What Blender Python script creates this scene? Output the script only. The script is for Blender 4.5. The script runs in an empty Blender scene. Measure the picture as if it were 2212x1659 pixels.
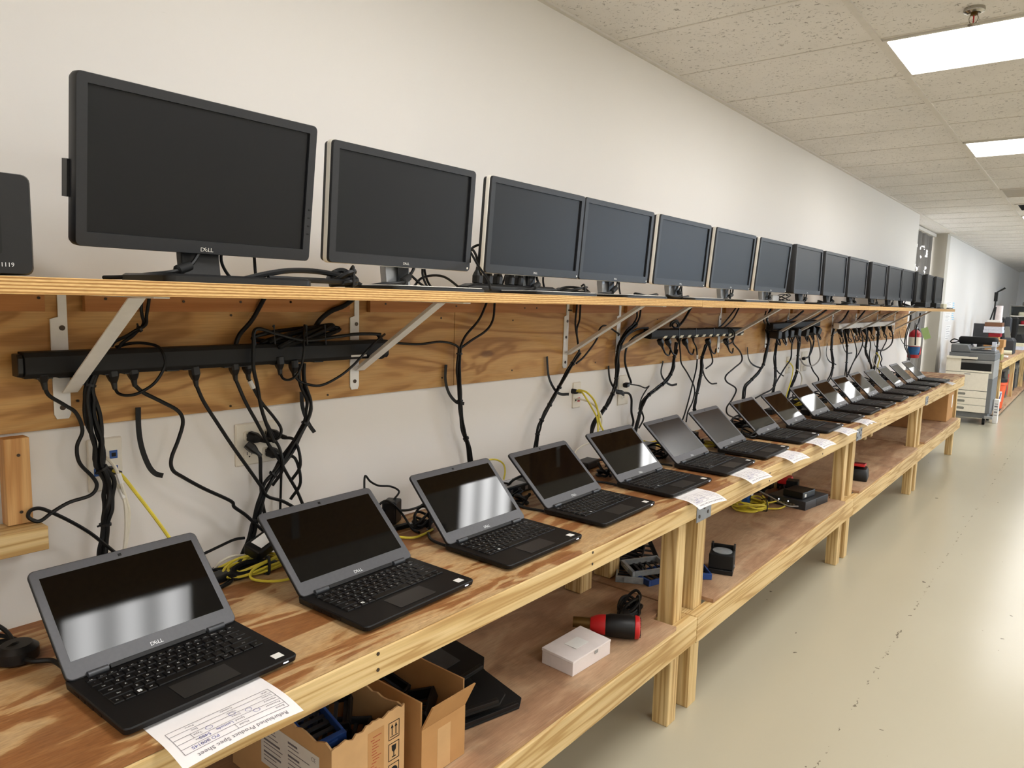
import bpy, bmesh, math, random
from mathutils import Vector, Matrix, Euler
PI = math.pi
COL = bpy.context.scene.collection
rnd = random.Random(7)

# ------------------------------------------------------------------ camera
CAM = Vector((1.8216, 0.0, 1.39))
YAW, PITCH, ROLL, FPX = -0.677569, -0.119507, 0.028407, 1555.41
_f = Vector((math.sin(YAW) * math.cos(PITCH), math.cos(YAW) * math.cos(PITCH), math.sin(PITCH)))
_r = Vector((math.cos(YAW), -math.sin(YAW), 0.0))
_u = _r.cross(_f)
CR = math.cos(ROLL) * _r + math.sin(ROLL) * _u
CU = math.cos(ROLL) * _u - math.sin(ROLL) * _r
CF = _f

def at(px, py, x=None, y=None, z=None):
    """world point seen at a photo pixel, on the plane x=, y= or z="""
    d = CF + CR * ((px - 1106) / FPX) - CU * ((py - 829.5) / FPX)
    if x is not None: t = (x - CAM.x) / d.x
    elif y is not None: t = (y - CAM.y) / d.y
    else: t = (z - CAM.z) / d.z
    return CAM + d * t

# The benches and everything on the floor were measured in plan units; room = PLAN_O + PLAN_K * plan (metres).
PLAN_K = 1.22
PLAN_O = Vector((-.4008, 0.0, -.3058))
FLOOR_Z = -.3058
PLAN = []
_mark = set()
def plan_start():
    global _mark
    _mark = set(o.name for o in COL.objects)
def plan_end():
    PLAN.extend(o.name for o in COL.objects if o.name not in _mark)
def plan_apply():
    done = set()
    for nm in PLAN:
        o = bpy.data.objects[nm]
        o.location = o.location * PLAN_K + (PLAN_O if o.parent is None else Vector((0, 0, 0)))
        if o.type == 'MESH' and o.data.name not in done:
            done.add(o.data.name); o.data.transform(Matrix.Scale(PLAN_K, 4))
        for md in o.modifiers:
            if md.type == 'BEVEL': md.width *= PLAN_K

cd = bpy.data.cameras.new('camera')
cam = bpy.data.objects.new('camera', cd); COL.objects.link(cam)
m3 = Matrix((CR, CU, -CF)).transposed()
cam.matrix_world = Matrix.Translation(CAM) @ m3.to_4x4()
cd.sensor_fit = 'HORIZONTAL'; cd.sensor_width = 36.0; cd.lens = 36.0 * FPX / 2212.0
cd.clip_start = 0.02; cd.clip_end = 200
bpy.context.scene.camera = cam

# ------------------------------------------------------------------ materials
def lin(c):
    def f(v):
        v /= 255.0
        return v / 12.92 if v <= 0.04045 else ((v + 0.055) / 1.055) ** 2.4
    return (f(c[0]), f(c[1]), f(c[2]), 1.0)

class NT:
    def __init__(s, name):
        s.m = bpy.data.materials.new(name); s.m.use_nodes = True
        s.n = s.m.node_tree.nodes; s.l = s.m.node_tree.links
        s.b = s.n['Principled BSDF']
        s._co = None
    def add(s, t, **kw):
        n = s.n.new(t)
        for k, v in kw.items():
            if k in n.inputs: n.inputs[k].default_value = v
            else: setattr(n, k, v)
        return n
    def link(s, a, b): s.l.new(a, b)
    def co(s, scale=(1, 1, 1), rot=(0, 0, 0), loc=(0, 0, 0)):
        if s._co is None: s._co = s.add('ShaderNodeTexCoord')
        mp = s.add('ShaderNodeMapping')
        mp.inputs['Scale'].default_value = scale; mp.inputs['Rotation'].default_value = rot
        mp.inputs['Location'].default_value = loc
        s.link(s._co.outputs['Object'], mp.inputs['Vector'])
        return mp.outputs['Vector']
    def noise(s, vec, scale=5, detail=3, rough=0.5, dist=0.0):
        n = s.add('ShaderNodeTexNoise'); s.link(vec, n.inputs['Vector'])
        n.inputs['Scale'].default_value = scale; n.inputs['Detail'].default_value = detail
        n.inputs['Roughness'].default_value = rough; n.inputs['Distortion'].default_value = dist
        return n.outputs['Fac']
    def math(s, op, a, b=None, c=None):
        n = s.add('ShaderNodeMath', operation=op)
        for i, v in enumerate((a, b, c)):
            if v is None: continue
            if isinstance(v, (int, float)): n.inputs[i].default_value = v
            else: s.link(v, n.inputs[i])
        return n.outputs[0]
    def ramp(s, fac, stops, interp='LINEAR'):
        n = s.add('ShaderNodeValToRGB'); s.link(fac, n.inputs['Fac'])
        cr = n.color_ramp; cr.interpolation = interp
        while len(cr.elements) < len(stops): cr.elements.new(0.5)
        for e, (p, c) in zip(cr.elements, stops): e.position = p; e.color = c
        return n.outputs['Color']
    def mix(s, fac, a, b, mode='MIX'):
        n = s.add('ShaderNodeMix', data_type='RGBA', blend_type=mode)
        for i, v in ((0, fac), (6, a), (7, b)):
            if isinstance(v, (int, float)): n.inputs[i].default_value = v
            elif isinstance(v, tuple): n.inputs[i].default_value = v
            else: s.link(v, n.inputs[i])
        return n.outputs[2]
    def bump(s, h, strength=0.2, dist=0.002):
        n = s.add('ShaderNodeBump'); n.inputs['Strength'].default_value = strength
        n.inputs['Distance'].default_value = dist
        s.link(h, n.inputs['Height']); s.link(n.outputs['Normal'], s.b.inputs['Normal'])
    def base(s, c):
        if isinstance(c, tuple): s.b.inputs['Base Color'].default_value = c
        else: s.link(c, s.b.inputs['Base Color'])
    def set(s, rough=0.5, metal=0.0, spec=0.5):
        s.b.inputs['Roughness'].default_value = rough; s.b.inputs['Metallic'].default_value = metal
        s.b.inputs['Specular IOR Level'].default_value = spec

M = {}
def plain(name, c, rough=0.5, metal=0.0, spec=0.5, var=0.06, scale=30, bump=0.0, coat=0.0):
    t = NT(name)
    f = t.noise(t.co(), scale, 3)
    a = lin(c); d = tuple(v * (1 - var) for v in a[:3]) + (1,); e = tuple(min(1, v * (1 + var)) for v in a[:3]) + (1,)
    t.base(t.ramp(f, [(0.3, d), (0.7, e)]))
    t.set(rough, metal, spec)
    if bump: t.bump(t.noise(t.co(), scale * 12, 2), bump, 0.0008)
    if coat: t.b.inputs['Coat Weight'].default_value = coat
    M[name] = t.m
    return t.m

def emis(name, c, s):
    t = NT(name); t.base(lin(c)); t.b.inputs['Emission Color'].default_value = lin(c)
    t.b.inputs['Emission Strength'].default_value = s; M[name] = t.m
    return t

def wood(name, stops, sc, freq, dist=0.8, fine=(260, 7, 260), finew=0.25, rough=0.6, knots=None, detail=2.0, dirt=0.0, loc=(0, 0, 0), bump=0.12):
    """contour grain along y; sc stretches the contour noise"""
    t = NT(name)
    v = t.co(sc, loc=loc)
    n = t.noise(v, 1.0, detail, 0.5, dist)
    s = t.math('SINE', t.math('MULTIPLY', n, freq))
    s = t.math('MULTIPLY_ADD', s, 0.5, 0.5)
    c = t.ramp(s, stops)
    fi = t.noise(t.co(fine), 1.0, 3, 0.6)
    fc = t.ramp(fi, [(0.3, (0.45, 0.40, 0.34, 1)), (0.62, (1, 1, 1, 1))])
    c = t.mix(finew, c, fc, 'MULTIPLY')
    big = t.noise(t.co((2.2, 0.9, 2.2)), 1.0, 2)
    bc = t.ramp(big, [(0.3, (0.82, 0.78, 0.74, 1)), (0.7, (1.08, 1.06, 1.04, 1))])
    c = t.mix(0.8, c, bc, 'MULTIPLY')
    if knots:
        vo = t.add('ShaderNodeTexVoronoi'); t.link(t.co(knots[0], loc=(0.37, 0.21, 0.4)), vo.inputs['Vector']); vo.inputs['Scale'].default_value = 1.0
        k = t.ramp(vo.outputs['Distance'], [(0.0, (1, 1, 1, 1)), (knots[1] * .6, (.8, .8, .8, 1)), (knots[1], (0, 0, 0, 1))])
        c = t.mix(t.math('MULTIPLY', k, 0.8), c, lin((92, 58, 32)))
    if dirt:
        dn = t.noise(t.co((6, 6, 6)), 1.0, 4, 0.65)
        c = t.mix(t.math('MULTIPLY', t.ramp(dn, [(0.5, (0, 0, 0, 1)), (0.75, (1, 1, 1, 1))]), dirt), c, lin((96, 78, 62)))
    t.base(c); t.set(rough, 0, 0.35)
    t.bump(fi, bump, 0.0006)
    M[name] = t.m
    return t

wood('bench_ply', [(0.0, lin((198, 166, 122))), (0.30, lin((192, 154, 106))), (0.48, lin((160, 112, 68))), (1.0, lin((146, 96, 54)))], (9, 1.6, 9), 24, 1.2, (240, 40, 240), 0.5, 0.55, detail=6.0, dirt=0.2)
wood('lower_ply', [(0.0, lin((194, 162, 130))), (0.5, lin((184, 148, 116))), (1.0, lin((168, 130, 100)))], (5, 1.1, 5), 20, 1.2, (220, 14, 220), 0.35, 0.7, detail=3.5, dirt=0.4)
wood('board_ply', [(0.0, lin((202, 160, 102))), (0.6, lin((194, 148, 88))), (1.0, lin((164, 118, 66)))], (5, 1.5, 6.5), 24, 1.4, (300, 9, 300), 0.3, 0.6, knots=((3, 2.1, 7), 0.11))
wood('pine', [(0.0, lin((226, 200, 148))), (0.7, lin((216, 186, 130))), (1.0, lin((190, 154, 98)))], (16, 0.55, 16), 44, 0.35, (420, 10, 420), 0.22, 0.55, knots=((7, 2.0, 7), 0.13))
wood('pine_post', [(0.0, lin((226, 200, 148))), (0.7, lin((214, 184, 128))), (1.0, lin((188, 152, 98)))], (18, 18, 0.6), 40, 0.35, (420, 420, 10), 0.22, 0.55, knots=((8, 8, 2.2), 0.12))
wood('pine_orange', [(0.0, lin((222, 178, 120))), (1.0, lin((198, 146, 88)))], (16, 16, 0.7), 36, 0.4, (420, 420, 10), 0.22, 0.55, knots=((6, 6, 2.5), 0.09))
wood('cleat_pine', [(0.0, lin((184, 128, 74))), (1.0, lin((166, 108, 58)))], (14, 0.7, 14), 22, 0.4, (300, 9, 300), 0.2, 0.6)

# layered edge of the shelf and tops
t = NT('ply_edge')
v = t.co((1, 1, 1))
sx = t.add('ShaderNodeSeparateXYZ'); t.link(v, sx.inputs[0])
wob = t.noise(t.co((3, 6, 60)), 1, 3, .6)
lay = t.math('SINE', t.math('ADD', t.math('MULTIPLY', sx.outputs[2], 1150.0), t.math('MULTIPLY', wob, 3.5)))
c = t.ramp(t.math('MULTIPLY_ADD', lay, .5, .5), [(0.0, lin((160, 112, 60))), (0.45, lin((214, 170, 106))), (1.0, lin((232, 196, 136)))])
fi = t.noise(t.co((80, 60, 400)), 1, 3)
c = t.mix(.35, c, t.ramp(fi, [(.3, (.4, .33, .26, 1)), (.6, (1, 1, 1, 1))]), 'MULTIPLY')
t.base(c); t.set(.7, 0, .3); M['ply_edge'] = t.m

# wall paint
def wallmat(name, c, mark=0.25):
    t = NT(name)
    a = lin(c)
    big = t.noise(t.co((.5, .5, .5)), 1, 2)
    col = t.ramp(big, [(.3, tuple(v * .97 for v in a[:3]) + (1,)), (.7, tuple(v * 1.02 for v in a[:3]) + (1,))])
    sc = t.noise(t.co((9, 9, 26)), 1, 6, .75, 1.5)
    k = t.ramp(sc, [(.69, (0, 0, 0, 1)), (.74, (1, 1, 1, 1))])
    col = t.mix(t.math('MULTIPLY', k, mark), col, lin((138, 130, 122)))
    t.base(col); t.set(.55, 0, .35); t.bump(t.noise(t.co(), 260, 3), .08, .001); M[name] = t.m
wallmat('wall_paint', (238, 234, 229))
wallmat('wall_paint_far', (226, 222, 217), .15)
wallmat('wall_paint_shaded', (196, 191, 180), .1)  # shade on the wall's end is mixed into this darker tone
# ceiling tile
t = NT('ceiling_tile')
a = lin((230, 226, 221))
f1 = t.noise(t.co((1, 1, 1)), 62, 3, .6, .8)
pit = t.ramp(f1, [(.60, (0, 0, 0, 1)), (.66, (1, 1, 1, 1))])
big = t.noise(t.co(), 3, 3)
col = t.ramp(big, [(.3, tuple(v * .94 for v in a[:3]) + (1,)), (.7, tuple(v * 1.03 for v in a[:3]) + (1,))])
col = t.mix(t.math('MULTIPLY', pit, .6), col, lin((110, 102, 94)))
t.base(col); t.set(.9, 0, .1); t.bump(t.math('SUBTRACT', 1.0, pit), .35, .002); M['ceiling_tile'] = t.m
plain('grid_metal', (220, 215, 207), .5, 0, .4, .03)
# floor
t = NT('floor_epoxy')
big = t.noise(t.co((.5, .3, 1)), 1, 3, .5)
col = t.ramp(big, [(.3, lin((183, 175, 153))), (.7, lin((193, 186, 165)))])
wob = t.add('ShaderNodeTexNoise'); t.link(t.co(), wob.inputs['Vector']); wob.inputs['Scale'].default_value = 26; wob.inputs['Detail'].default_value = 3
vm = t.add('ShaderNodeVectorMath', operation='MULTIPLY_ADD'); t.link(wob.outputs['Color'], vm.inputs[0]); vm.inputs[1].default_value = (.05, .05, 0); t.link(t.co(), vm.inputs[2])
def chips(scale, thr, gate):
    global col
    vo = t.add('ShaderNodeTexVoronoi'); t.link(vm.outputs[0], vo.inputs['Vector']); vo.inputs['Scale'].default_value = scale
    sp = t.add('ShaderNodeSeparateXYZ'); t.link(vo.outputs['Color'], sp.inputs[0])
    k = t.math('MULTIPLY', t.math('LESS_THAN', vo.outputs['Distance'], t.math('MULTIPLY', sp.outputs[0], thr)), t.math('LESS_THAN', sp.outputs[1], gate))
    col = t.mix(t.math('MULTIPLY', k, .8), col, lin((82, 74, 62)))
chips(3.4, .050, .8); chips(11.0, .075, .45)
sx = t.add('ShaderNodeSeparateXYZ'); t.link(vm.outputs[0], sx.inputs[0])
ln = t.math('ABSOLUTE', t.math('SUBTRACT', sx.outputs[0], 1.198))
gt = t.noise(t.co((1, 5, 1)), 3.0, 4, .7)
wd = t.math('MULTIPLY', t.math('SUBTRACT', gt, .55), .05)
col = t.mix(t.math('MULTIPLY', t.math('LESS_THAN', ln, wd), .75), col, lin((84, 76, 64)))
t.base(col); t.set(.24, 0, .5); t.bump(t.noise(t.co((1, 1, 1)), 60, 2), .05, .002)
M['floor_epoxy'] = t.m
# panel light: tubes glow through the lens
t = NT('light_lens')
t.base(lin((240, 238, 230)))
sx = t.add('ShaderNodeSeparateXYZ'); t.link(t.co(), sx.inputs[0])
w = t.math('MULTIPLY_ADD', t.math('COSINE', t.math('MULTIPLY', sx.outputs[1], 2 * PI / .19)), .28, .8)
pr = t.math('MULTIPLY_ADD', t.math('SINE', t.math('MULTIPLY', t.math('ADD', sx.outputs[0], sx.outputs[1]), 420.0)), .05, 1.0)
t.link(t.math('MULTIPLY', t.math('MULTIPLY', w, pr), 16.0), t.b.inputs['Emission Strength'])
t.b.inputs['Emission Color'].default_value = (1.0, 1.0, .995, 1); t.set(.4); M['light_lens'] = t.m

plain('black_plastic', (17, 17, 18), .42, 0, .4, .1, 60)
plain('black_matte', (16, 16, 16), .62, 0, .35, .1, 80)
plain('laptop_black', (13, 13, 14), .5, 0, .3, .1, 90, .1)
plain('key_black', (9, 9, 10), .45, 0, .3, .05)
plain('lid_grey', (80, 80, 84), .45, .1, .45, .05, 120)
plain('hinge_grey', (70, 72, 76), .4, .3, .5)
plain('silver', (234, 230, 220), .35, .1, .6, .03)
plain('stand_silver', (150, 152, 154), .35, .55, .5, .03)
plain('monitor_black', (36, 37, 40), .4, 0, .4, .06, 120, .08)
plain('bracket_white', (232, 229, 224), .4, 0, .5, .04)
plain('screw', (70, 58, 48), .4, .7)
plain('white_plastic', (228, 222, 210), .4, 0, .5, .03)
plain('ivory_plastic', (236, 229, 214), .45, 0, .4, .03)
plain('blue_plastic', (40, 74, 140), .45, 0, .4, .08)
plain('jack_blue', (28, 78, 150), .4)
plain('cord_black', (12, 12, 12), .48, 0, .3, .12, 50)
plain('cord_yellow', (222, 204, 70), .45, 0, .4, .08, 40)
plain('cord_white', (226, 220, 204), .45, 0, .4, .05, 40)
plain('cord_grey', (150, 146, 142), .5)
plain('label_white', (232, 230, 226), .55, 0, .3, .03)
plain('ink_grey', (120, 116, 122), .7, 0, .2)
plain('ink_dark', (34, 32, 32), .7, 0, .2)
plain('ink_blue', (96, 100, 158), .7, 0, .2)
plain('ink_red', (176, 84, 60), .7, 0, .2)
plain('legend_white', (225, 228, 230), .5, 0, .3)
plain('paper', (240, 236, 236), .75, 0, .2, .02)
plain('cardboard', (188, 142, 92), .8, 0, .2, .06, 14, .1)
plain('cardboard_light', (204, 164, 116), .8, 0, .2, .06, 14, .1)
plain('cardboard_dark', (150, 108, 70), .85, 0, .2, .08, 14)
plain('white_card', (226, 216, 212), .7, 0, .25, .04, 20)
plain('red_plastic', (196, 32, 34), .4, 0, .5, .08)
plain('red_paint', (176, 26, 34), .3, 0, .5, .05)
plain('steel', (150, 150, 152), .35, .8, .5, .08)
plain('dark_steel', (66, 68, 72), .45, .5, .5, .1)
plain('chrome', (180, 176, 168), .18, .95)
plain('clear_plastic', (150, 156, 160), .3, 0, .5, .2, 40)
plain('copier_cream', (238, 231, 216), .5, 0, .4, .03)
plain('copier_grey', (112, 114, 116), .5, 0, .4, .05)
plain('copier_mid', (150, 150, 148), .5, 0, .4, .05)
plain('cabinet_grey', (132, 130, 122), .55, 0, .4, .05)
plain('bucket_orange', (226, 88, 34), .45, 0, .45, .05)
plain('green_paper', (176, 206, 140), .6, 0, .3, .04)
plain('blue_label', (40, 90, 140), .5, 0, .3)
plain('book_brown', (120, 84, 62), .6, 0, .3, .1)
plain('book_white', (206, 210, 222), .6, 0, .3, .1)
plain('book_red', (160, 36, 48), .6, 0, .3, .1)
plain('olive_card', (150, 146, 84), .7, 0, .3, .1)
plain('tube_white', (226, 214, 212), .7, 0, .2, .04)
plain('cream_plastic', (220, 214, 186), .5, 0, .4, .05)
plain('blind_grey', (136, 132, 128), .7, 0, .3, .06, 8)
plain('marker_blue', (120, 196, 224), .7, 0, .2)
plain('outlet_steel', (140, 142, 146), .45, .6, .5, .05)
plain('copper_brown', (112, 84, 40), .45, .6)
emis('power_led', (235, 240, 255), 3.0)
# screens: the laptop panels are glossier than the matte monitors
def screen(name, c, rough, spec=.5):
    t = NT(name); t.base(lin(c)); t.set(rough, 0, spec)
    t.bump(t.noise(t.co(), 900, 2), .012, .0005); M[name] = t.m
screen('monitor_screen', (13, 14, 17), .38, .3)
screen('laptop_screen_gloss', (5, 5, 6), .03, .32)
screen('laptop_screen_matte', (20, 20, 22), .25, .6)

# ------------------------------------------------------------------ mesh building
class MB:
    def __init__(s): s.v = []; s.f = []
    def raw(s, vs, fs, mt=None):
        o = len(s.v)
        s.v += [tuple(mt @ Vector(p)) if mt else tuple(p) for p in vs]
        s.f += [tuple(i + o for i in f) for f in fs]
        return s
    def box(s, x0, x1, y0, y1, z0, z1, mt=None):
        vs = [(x, y, z) for x in (x0, x1) for y in (y0, y1) for z in (z0, z1)]
        return s.raw(vs, [(0, 1, 3, 2), (4, 6, 7, 5), (0, 4, 5, 1), (2, 3, 7, 6), (0, 2, 6, 4), (1, 5, 7, 3)], mt)
    def cbox(s, c, d, mt=None):
        return s.box(c[0] - d[0] / 2, c[0] + d[0] / 2, c[1] - d[1] / 2, c[1] + d[1] / 2, c[2] - d[2] / 2, c[2] + d[2] / 2, mt)
    def frust(s, c0, d0, c1, d1, mt=None):
        """box whose bottom (c0,d0) and top (c1,d1) differ; along z"""
        vs = []
        for c, d in ((c0, d0), (c1, d1)):
            for sx, sy in ((-1, -1), (1, -1), (1, 1), (-1, 1)): vs.append((c[0] + sx * d[0] / 2, c[1] + sy * d[1] / 2, c[2]))
        return s.raw(vs, [(3, 2, 1, 0), (4, 5, 6, 7), (0, 1, 5, 4), (1, 2, 6, 5), (2, 3, 7, 6), (3, 0, 4, 7)], mt)
    def loops(s, loops, cap=True, mt=None):
        """skin between point loops of equal length"""
        n = len(loops[0]); vs = [p for l in loops for p in l]; fs = []
        for k in range(len(loops) - 1):
            for i in range(n):
                j = (i + 1) % n
                fs.append((k * n + i, k * n + j, (k + 1) * n + j, (k + 1) * n + i))
        if cap:
            fs.append(tuple(range(n - 1, -1, -1))); b = (len(loops) - 1) * n
            fs.append(tuple(range(b, b + n)))
        return s.raw(vs, fs, mt)
    def prism(s, poly, axis, a, b, mt=None):
        """poly in the two other axes (in order), extruded from a to b along axis"""
        def P(p, h):
            return {'x': (h, p[0], p[1]), 'y': (p[0], h, p[1]), 'z': (p[0], p[1], h)}[axis]
        return s.loops([[P(p, a) for p in poly], [P(p, b) for p in poly]], True, mt)
    def lathe(s, prof, c=(0, 0, 0), axis='z', n=20, mt=None, cap=True):
        ls = []
        for r, h in prof:
            l = []
            for i in range(n):
                a = 2 * PI * i / n; p, q = r * math.cos(a), r * math.sin(a)
                l.append({'z': (c[0] + p, c[1] + q, c[2] + h), 'x': (c[0] + h, c[1] + p, c[2] + q), 'y': (c[0] + p, c[1] + h, c[2] + q)}[axis])
            ls.append(l)
        return s.loops(ls, cap, mt)
    def cyl(s, a, b, r, n=10, r2=None, mt=None):
        return s.tube([a, b], r, n, radii=[r, r if r2 is None else r2], mt=mt)
    def tube(s, pts, r, n=7, closed=False, radii=None, flat=None, mt=None):
        P = [Vector(p) for p in pts]; k = len(P); ls = []
        prev = None
        for i in range(k):
            if closed: tg = P[(i + 1) % k] - P[i - 1]
            else: tg = P[min(i + 1, k - 1)] - P[max(i - 1, 0)]
            if tg.length < 1e-9: tg = Vector((0, 0, 1))
            tg.normalize()
            if prev is None:
                up = Vector((1, 0, 0)) if abs(tg.x) < .9 else Vector((0, 0, 1))
                nn = tg.cross(up).normalized()
            else:
                nn = prev - tg * prev.dot(tg)
                nn = nn.normalized() if nn.length > 1e-6 else tg.cross(Vector((0, 0, 1))).normalized()
            prev = nn; bb = tg.cross(nn)
            rr_ = radii[i] if radii else r
            fx, fy = flat if flat else (1, 1)
            ls.append([tuple(P[i] + nn * (math.cos(2 * PI * j / n) * rr_ * fx) + bb * (math.sin(2 * PI * j / n) * rr_ * fy)) for j in range(n)])
        if closed: ls.append(ls[0])
        return s.loops(ls, not closed, mt)
    def build(s, name, mat, parent=None, bev=0.0, smooth=False, org=(0, 0, 0), seg=2, label=None):
        me = bpy.data.meshes.new(name)
        o3 = Vector(org)
        me.from_pydata([tuple(Vector(p) - o3) for p in s.v], [], s.f)
        bm = bmesh.new(); bm.from_mesh(me)
        bmesh.ops.recalc_face_normals(bm, faces=bm.faces)
        bm.to_mesh(me); bm.free()
        me.materials.append(M[mat] if isinstance(mat, str) else mat)
        o = bpy.data.objects.new(name, me); COL.objects.link(o)
        o.location = org
        if parent is not None: o.parent = parent
        if smooth:
            me.shade_smooth()
            try: me.set_sharp_from_angle(angle=math.radians(38))
            except Exception: pass
        if bev:
            b = o.modifiers.new('edge', 'BEVEL'); b.width = bev; b.segments = seg; b.limit_method = 'ANGLE'; b.angle_limit = math.radians(35)
        if label: o['label'] = label
        return o

def tag(o, label, cat, group=None, kind=None):
    o['label'] = label; o['category'] = cat
    if group: o['group'] = group
    if kind: o['kind'] = kind
    return o
def thing(name, label, cat, loc=(0, 0, 0), rz=0.0, group=None):
    o = bpy.data.objects.new(name, None); COL.objects.link(o); o.empty_display_size = .05
    o.location = loc; o.rotation_euler = (0, 0, rz)
    return tag(o, label, cat, group)
def struct(o):
    o['kind'] = 'structure'; return o
def dup(root, loc, rz, label, group=None, skip=()):
    r = root.copy(); COL.objects.link(r); r.location = loc; r.rotation_euler = (0, 0, rz); r['label'] = label
    if group: r['group'] = group
    for ch in list(root.children):
        if ch.name.split('.')[0] in skip: continue
        c = ch.copy(); COL.objects.link(c); c.parent = r
        for g in list(ch.children):
            d = g.copy(); COL.objects.link(d); d.parent = c
    return r
def rrect(w, h, r, k=4, cx=0, cy=0):
    pts = []
    for sx, sy, a0 in ((1, 1, 0), (-1, 1, PI / 2), (-1, -1, PI), (1, -1, 1.5 * PI)):
        for i in range(k + 1):
            a = a0 + PI / 2 * i / k
            pts.append((cx + sx * (w / 2 - r) + r * math.cos(a), cy + sy * (h / 2 - r) + r * math.sin(a)))
    return pts
def crom(P, sub=6):
    P = [Vector(p) for p in P]
    if len(P) < 3: return P
    Q = [P[0] * 2 - P[1]] + P + [P[-1] * 2 - P[-2]]; out = []
    for i in range(1, len(Q) - 2):
        a, b, c, d = Q[i - 1:i + 3]
        for j in range(sub):
            t = j / sub
            out.append(.5 * ((2 * b) + (c - a) * t + (2 * a - 5 * b + 4 * c - d) * t * t + (3 * b - a - 3 * c + d) * t ** 3))
    out.append(P[-1]); return out

_glyph = {}
def glyphs(txt, size=1.0, align='CENTER', spacing=1.0):
    """(verts2d, faces) of a line of writing, cap height about 0.7*size"""
    key = (txt, align, spacing)
    if key not in _glyph:
        cu = bpy.data.curves.new('writing', 'FONT'); cu.body = txt; cu.align_x = align; cu.size = 1.0; cu.resolution_u = 2; cu.space_character = spacing
        ob = bpy.data.objects.new('writing', cu); COL.objects.link(ob)
        dg = bpy.context.evaluated_depsgraph_get(); dg.update()
        me = bpy.data.meshes.new_from_object(ob.evaluated_get(dg))
        _glyph[key] = ([(v.co.x, v.co.y) for v in me.vertices], [tuple(p.vertices) for p in me.polygons])
        bpy.data.objects.remove(ob); bpy.data.curves.remove(cu); bpy.data.meshes.remove(me)
    vs, fs = _glyph[key]
    return [(a * size, b * size) for a, b in vs], fs
def write(mb, txt, size, o, right, up, align='CENTER', spacing=1.0, bend=None):
    vs, fs = glyphs(txt, size, align, spacing)
    o, right, up = Vector(o), Vector(right), Vector(up)
    pts = [o + right * a + up * b for a, b in vs]
    if bend: pts = [bend(p) for p in pts]
    return mb.raw([tuple(p) for p in pts], fs)
def maker_logo(mb, size, o, right, up):
    """four-letter maker's mark with the tilted E, as on the bezels"""
    o, right, up = Vector(o), Vector(right), Vector(up)
    for ch, dx, tilt in (('D', -.95, 0), ('E', -.28, .62), ('L', .36, 0), ('L', .88, 0)):
        vs, fs = glyphs(ch, size)
        cx, cy = 0, .35 * size
        pts = []
        for a, b in vs:
            a2, b2 = a - cx, b - cy
            a3 = a2 * math.cos(tilt) - b2 * math.sin(tilt); b3 = a2 * math.sin(tilt) + b2 * math.cos(tilt)
            pts.append(tuple(o + right * (a3 * 1.12 + dx * size * .95) + up * b3))
        mb.raw(pts, fs)
# ------------------------------------------------------------------ setting
ZC = 2.5485; Y0 = 2.94635; TS = .6096; X1 = .9592; XSTEP = 1.219
def sbox(name, mat, x0, x1, y0, y1, z0, z1):
    return struct(MB().box(x0, x1, y0, y1, z0, z1).build(name, mat))
sbox('floor', 'floor_epoxy', -1.2, 8.2, -4.2, 26.2, FLOOR_Z - .1, FLOOR_Z)
sbox('wall_left', 'wall_paint', -.14, 0, -4.2, 10.2, FLOOR_Z, ZC + .02)
sbox('wall_recess', 'wall_paint_shaded', -1.2, -.62, 9.8, 13.4, FLOOR_Z, ZC + .02)
sbox('wall_return', 'wall_paint_shaded', -.62, -.0805, 12.93, 13.2, FLOOR_Z, ZC + .02)
sbox('wall_left_far', 'wall_paint_far', -.2, -.08, 13.2, 26, FLOOR_Z, ZC + .02)
sbox('wall_end', 'wall_paint_far', -.2, 8.2, 26, 26.2, FLOOR_Z, ZC + .02)
sbox('wall_right', 'wall_paint', 8.0, 8.2, -4.2, 26, FLOOR_Z, ZC + .02)
sbox('wall_back', 'wall_paint', -.14, 8.0, -4.2, -4.0, FLOOR_Z, ZC + .02)
sbox('ceiling', 'ceiling_tile', -1.2, 8.2, -4.2, 26.2, ZC + .008, ZC + .12)
g = MB()
for k in range(6):
    x = X1 + XSTEP * k
    g.box(x - .013, x + .013, -4.0, 26, ZC, ZC + .0085)
struct(g.build('trim_1', 'grid_metal'))
g = MB()
for i in range(-11, 38):
    y = Y0 + TS * i
    g.box(0, 8.0, y - .0045, y + .0045, ZC + .005, ZC + .0085)
struct(g.build('trim_2', 'grid_metal'))
g = MB().box(0, .02, -4.0, 10.2, ZC - .002, ZC + .0085).box(-.08, -.06, 12.93, 26, ZC - .002, ZC + .0085).box(-.03, .02, 10.2, 12.95, ZC - .002, ZC + .0085)
struct(g.build('trim_3', 'grid_metal'))
# window behind the blind: daylight in the recess
w = MB().box(-.60, -.585, 10.25, 12.88, .1, 2.5)
t = emis('daylight_glass', (250, 252, 255), 9.0)
struct(w.build('window_1', 'daylight_glass'))
fr = MB()
for y in (10.25, 11.55, 12.83): fr.box(-.585, -.545, y, y + .05, .05, 2.52)
fr.box(-.585, -.545, 10.25, 12.88, .05, .1).box(-.585, -.545, 10.25, 12.88, 2.5, 2.54)
struct(fr.build('trim_4', 'dark_steel'))
# window on the far part of the opposite wall gives the bluish daylight
t = emis('daylight_pane', (196, 224, 255), 13.0)
struct(MB().box(7.985, 7.999, 13.4, 16.6, .6, 2.3).build('window_2', 'daylight_pane'))
f2 = MB()
for y in (13.36, 14.97, 16.6): f2.box(7.95, 8.0, y, y + .05, .55, 2.35)
f2.box(7.95, 8.0, 13.36, 16.65, .55, .6).box(7.95, 8.0, 13.36, 16.65, 2.3, 2.35)
struct(f2.build('trim_5', 'white_plastic'))

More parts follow.
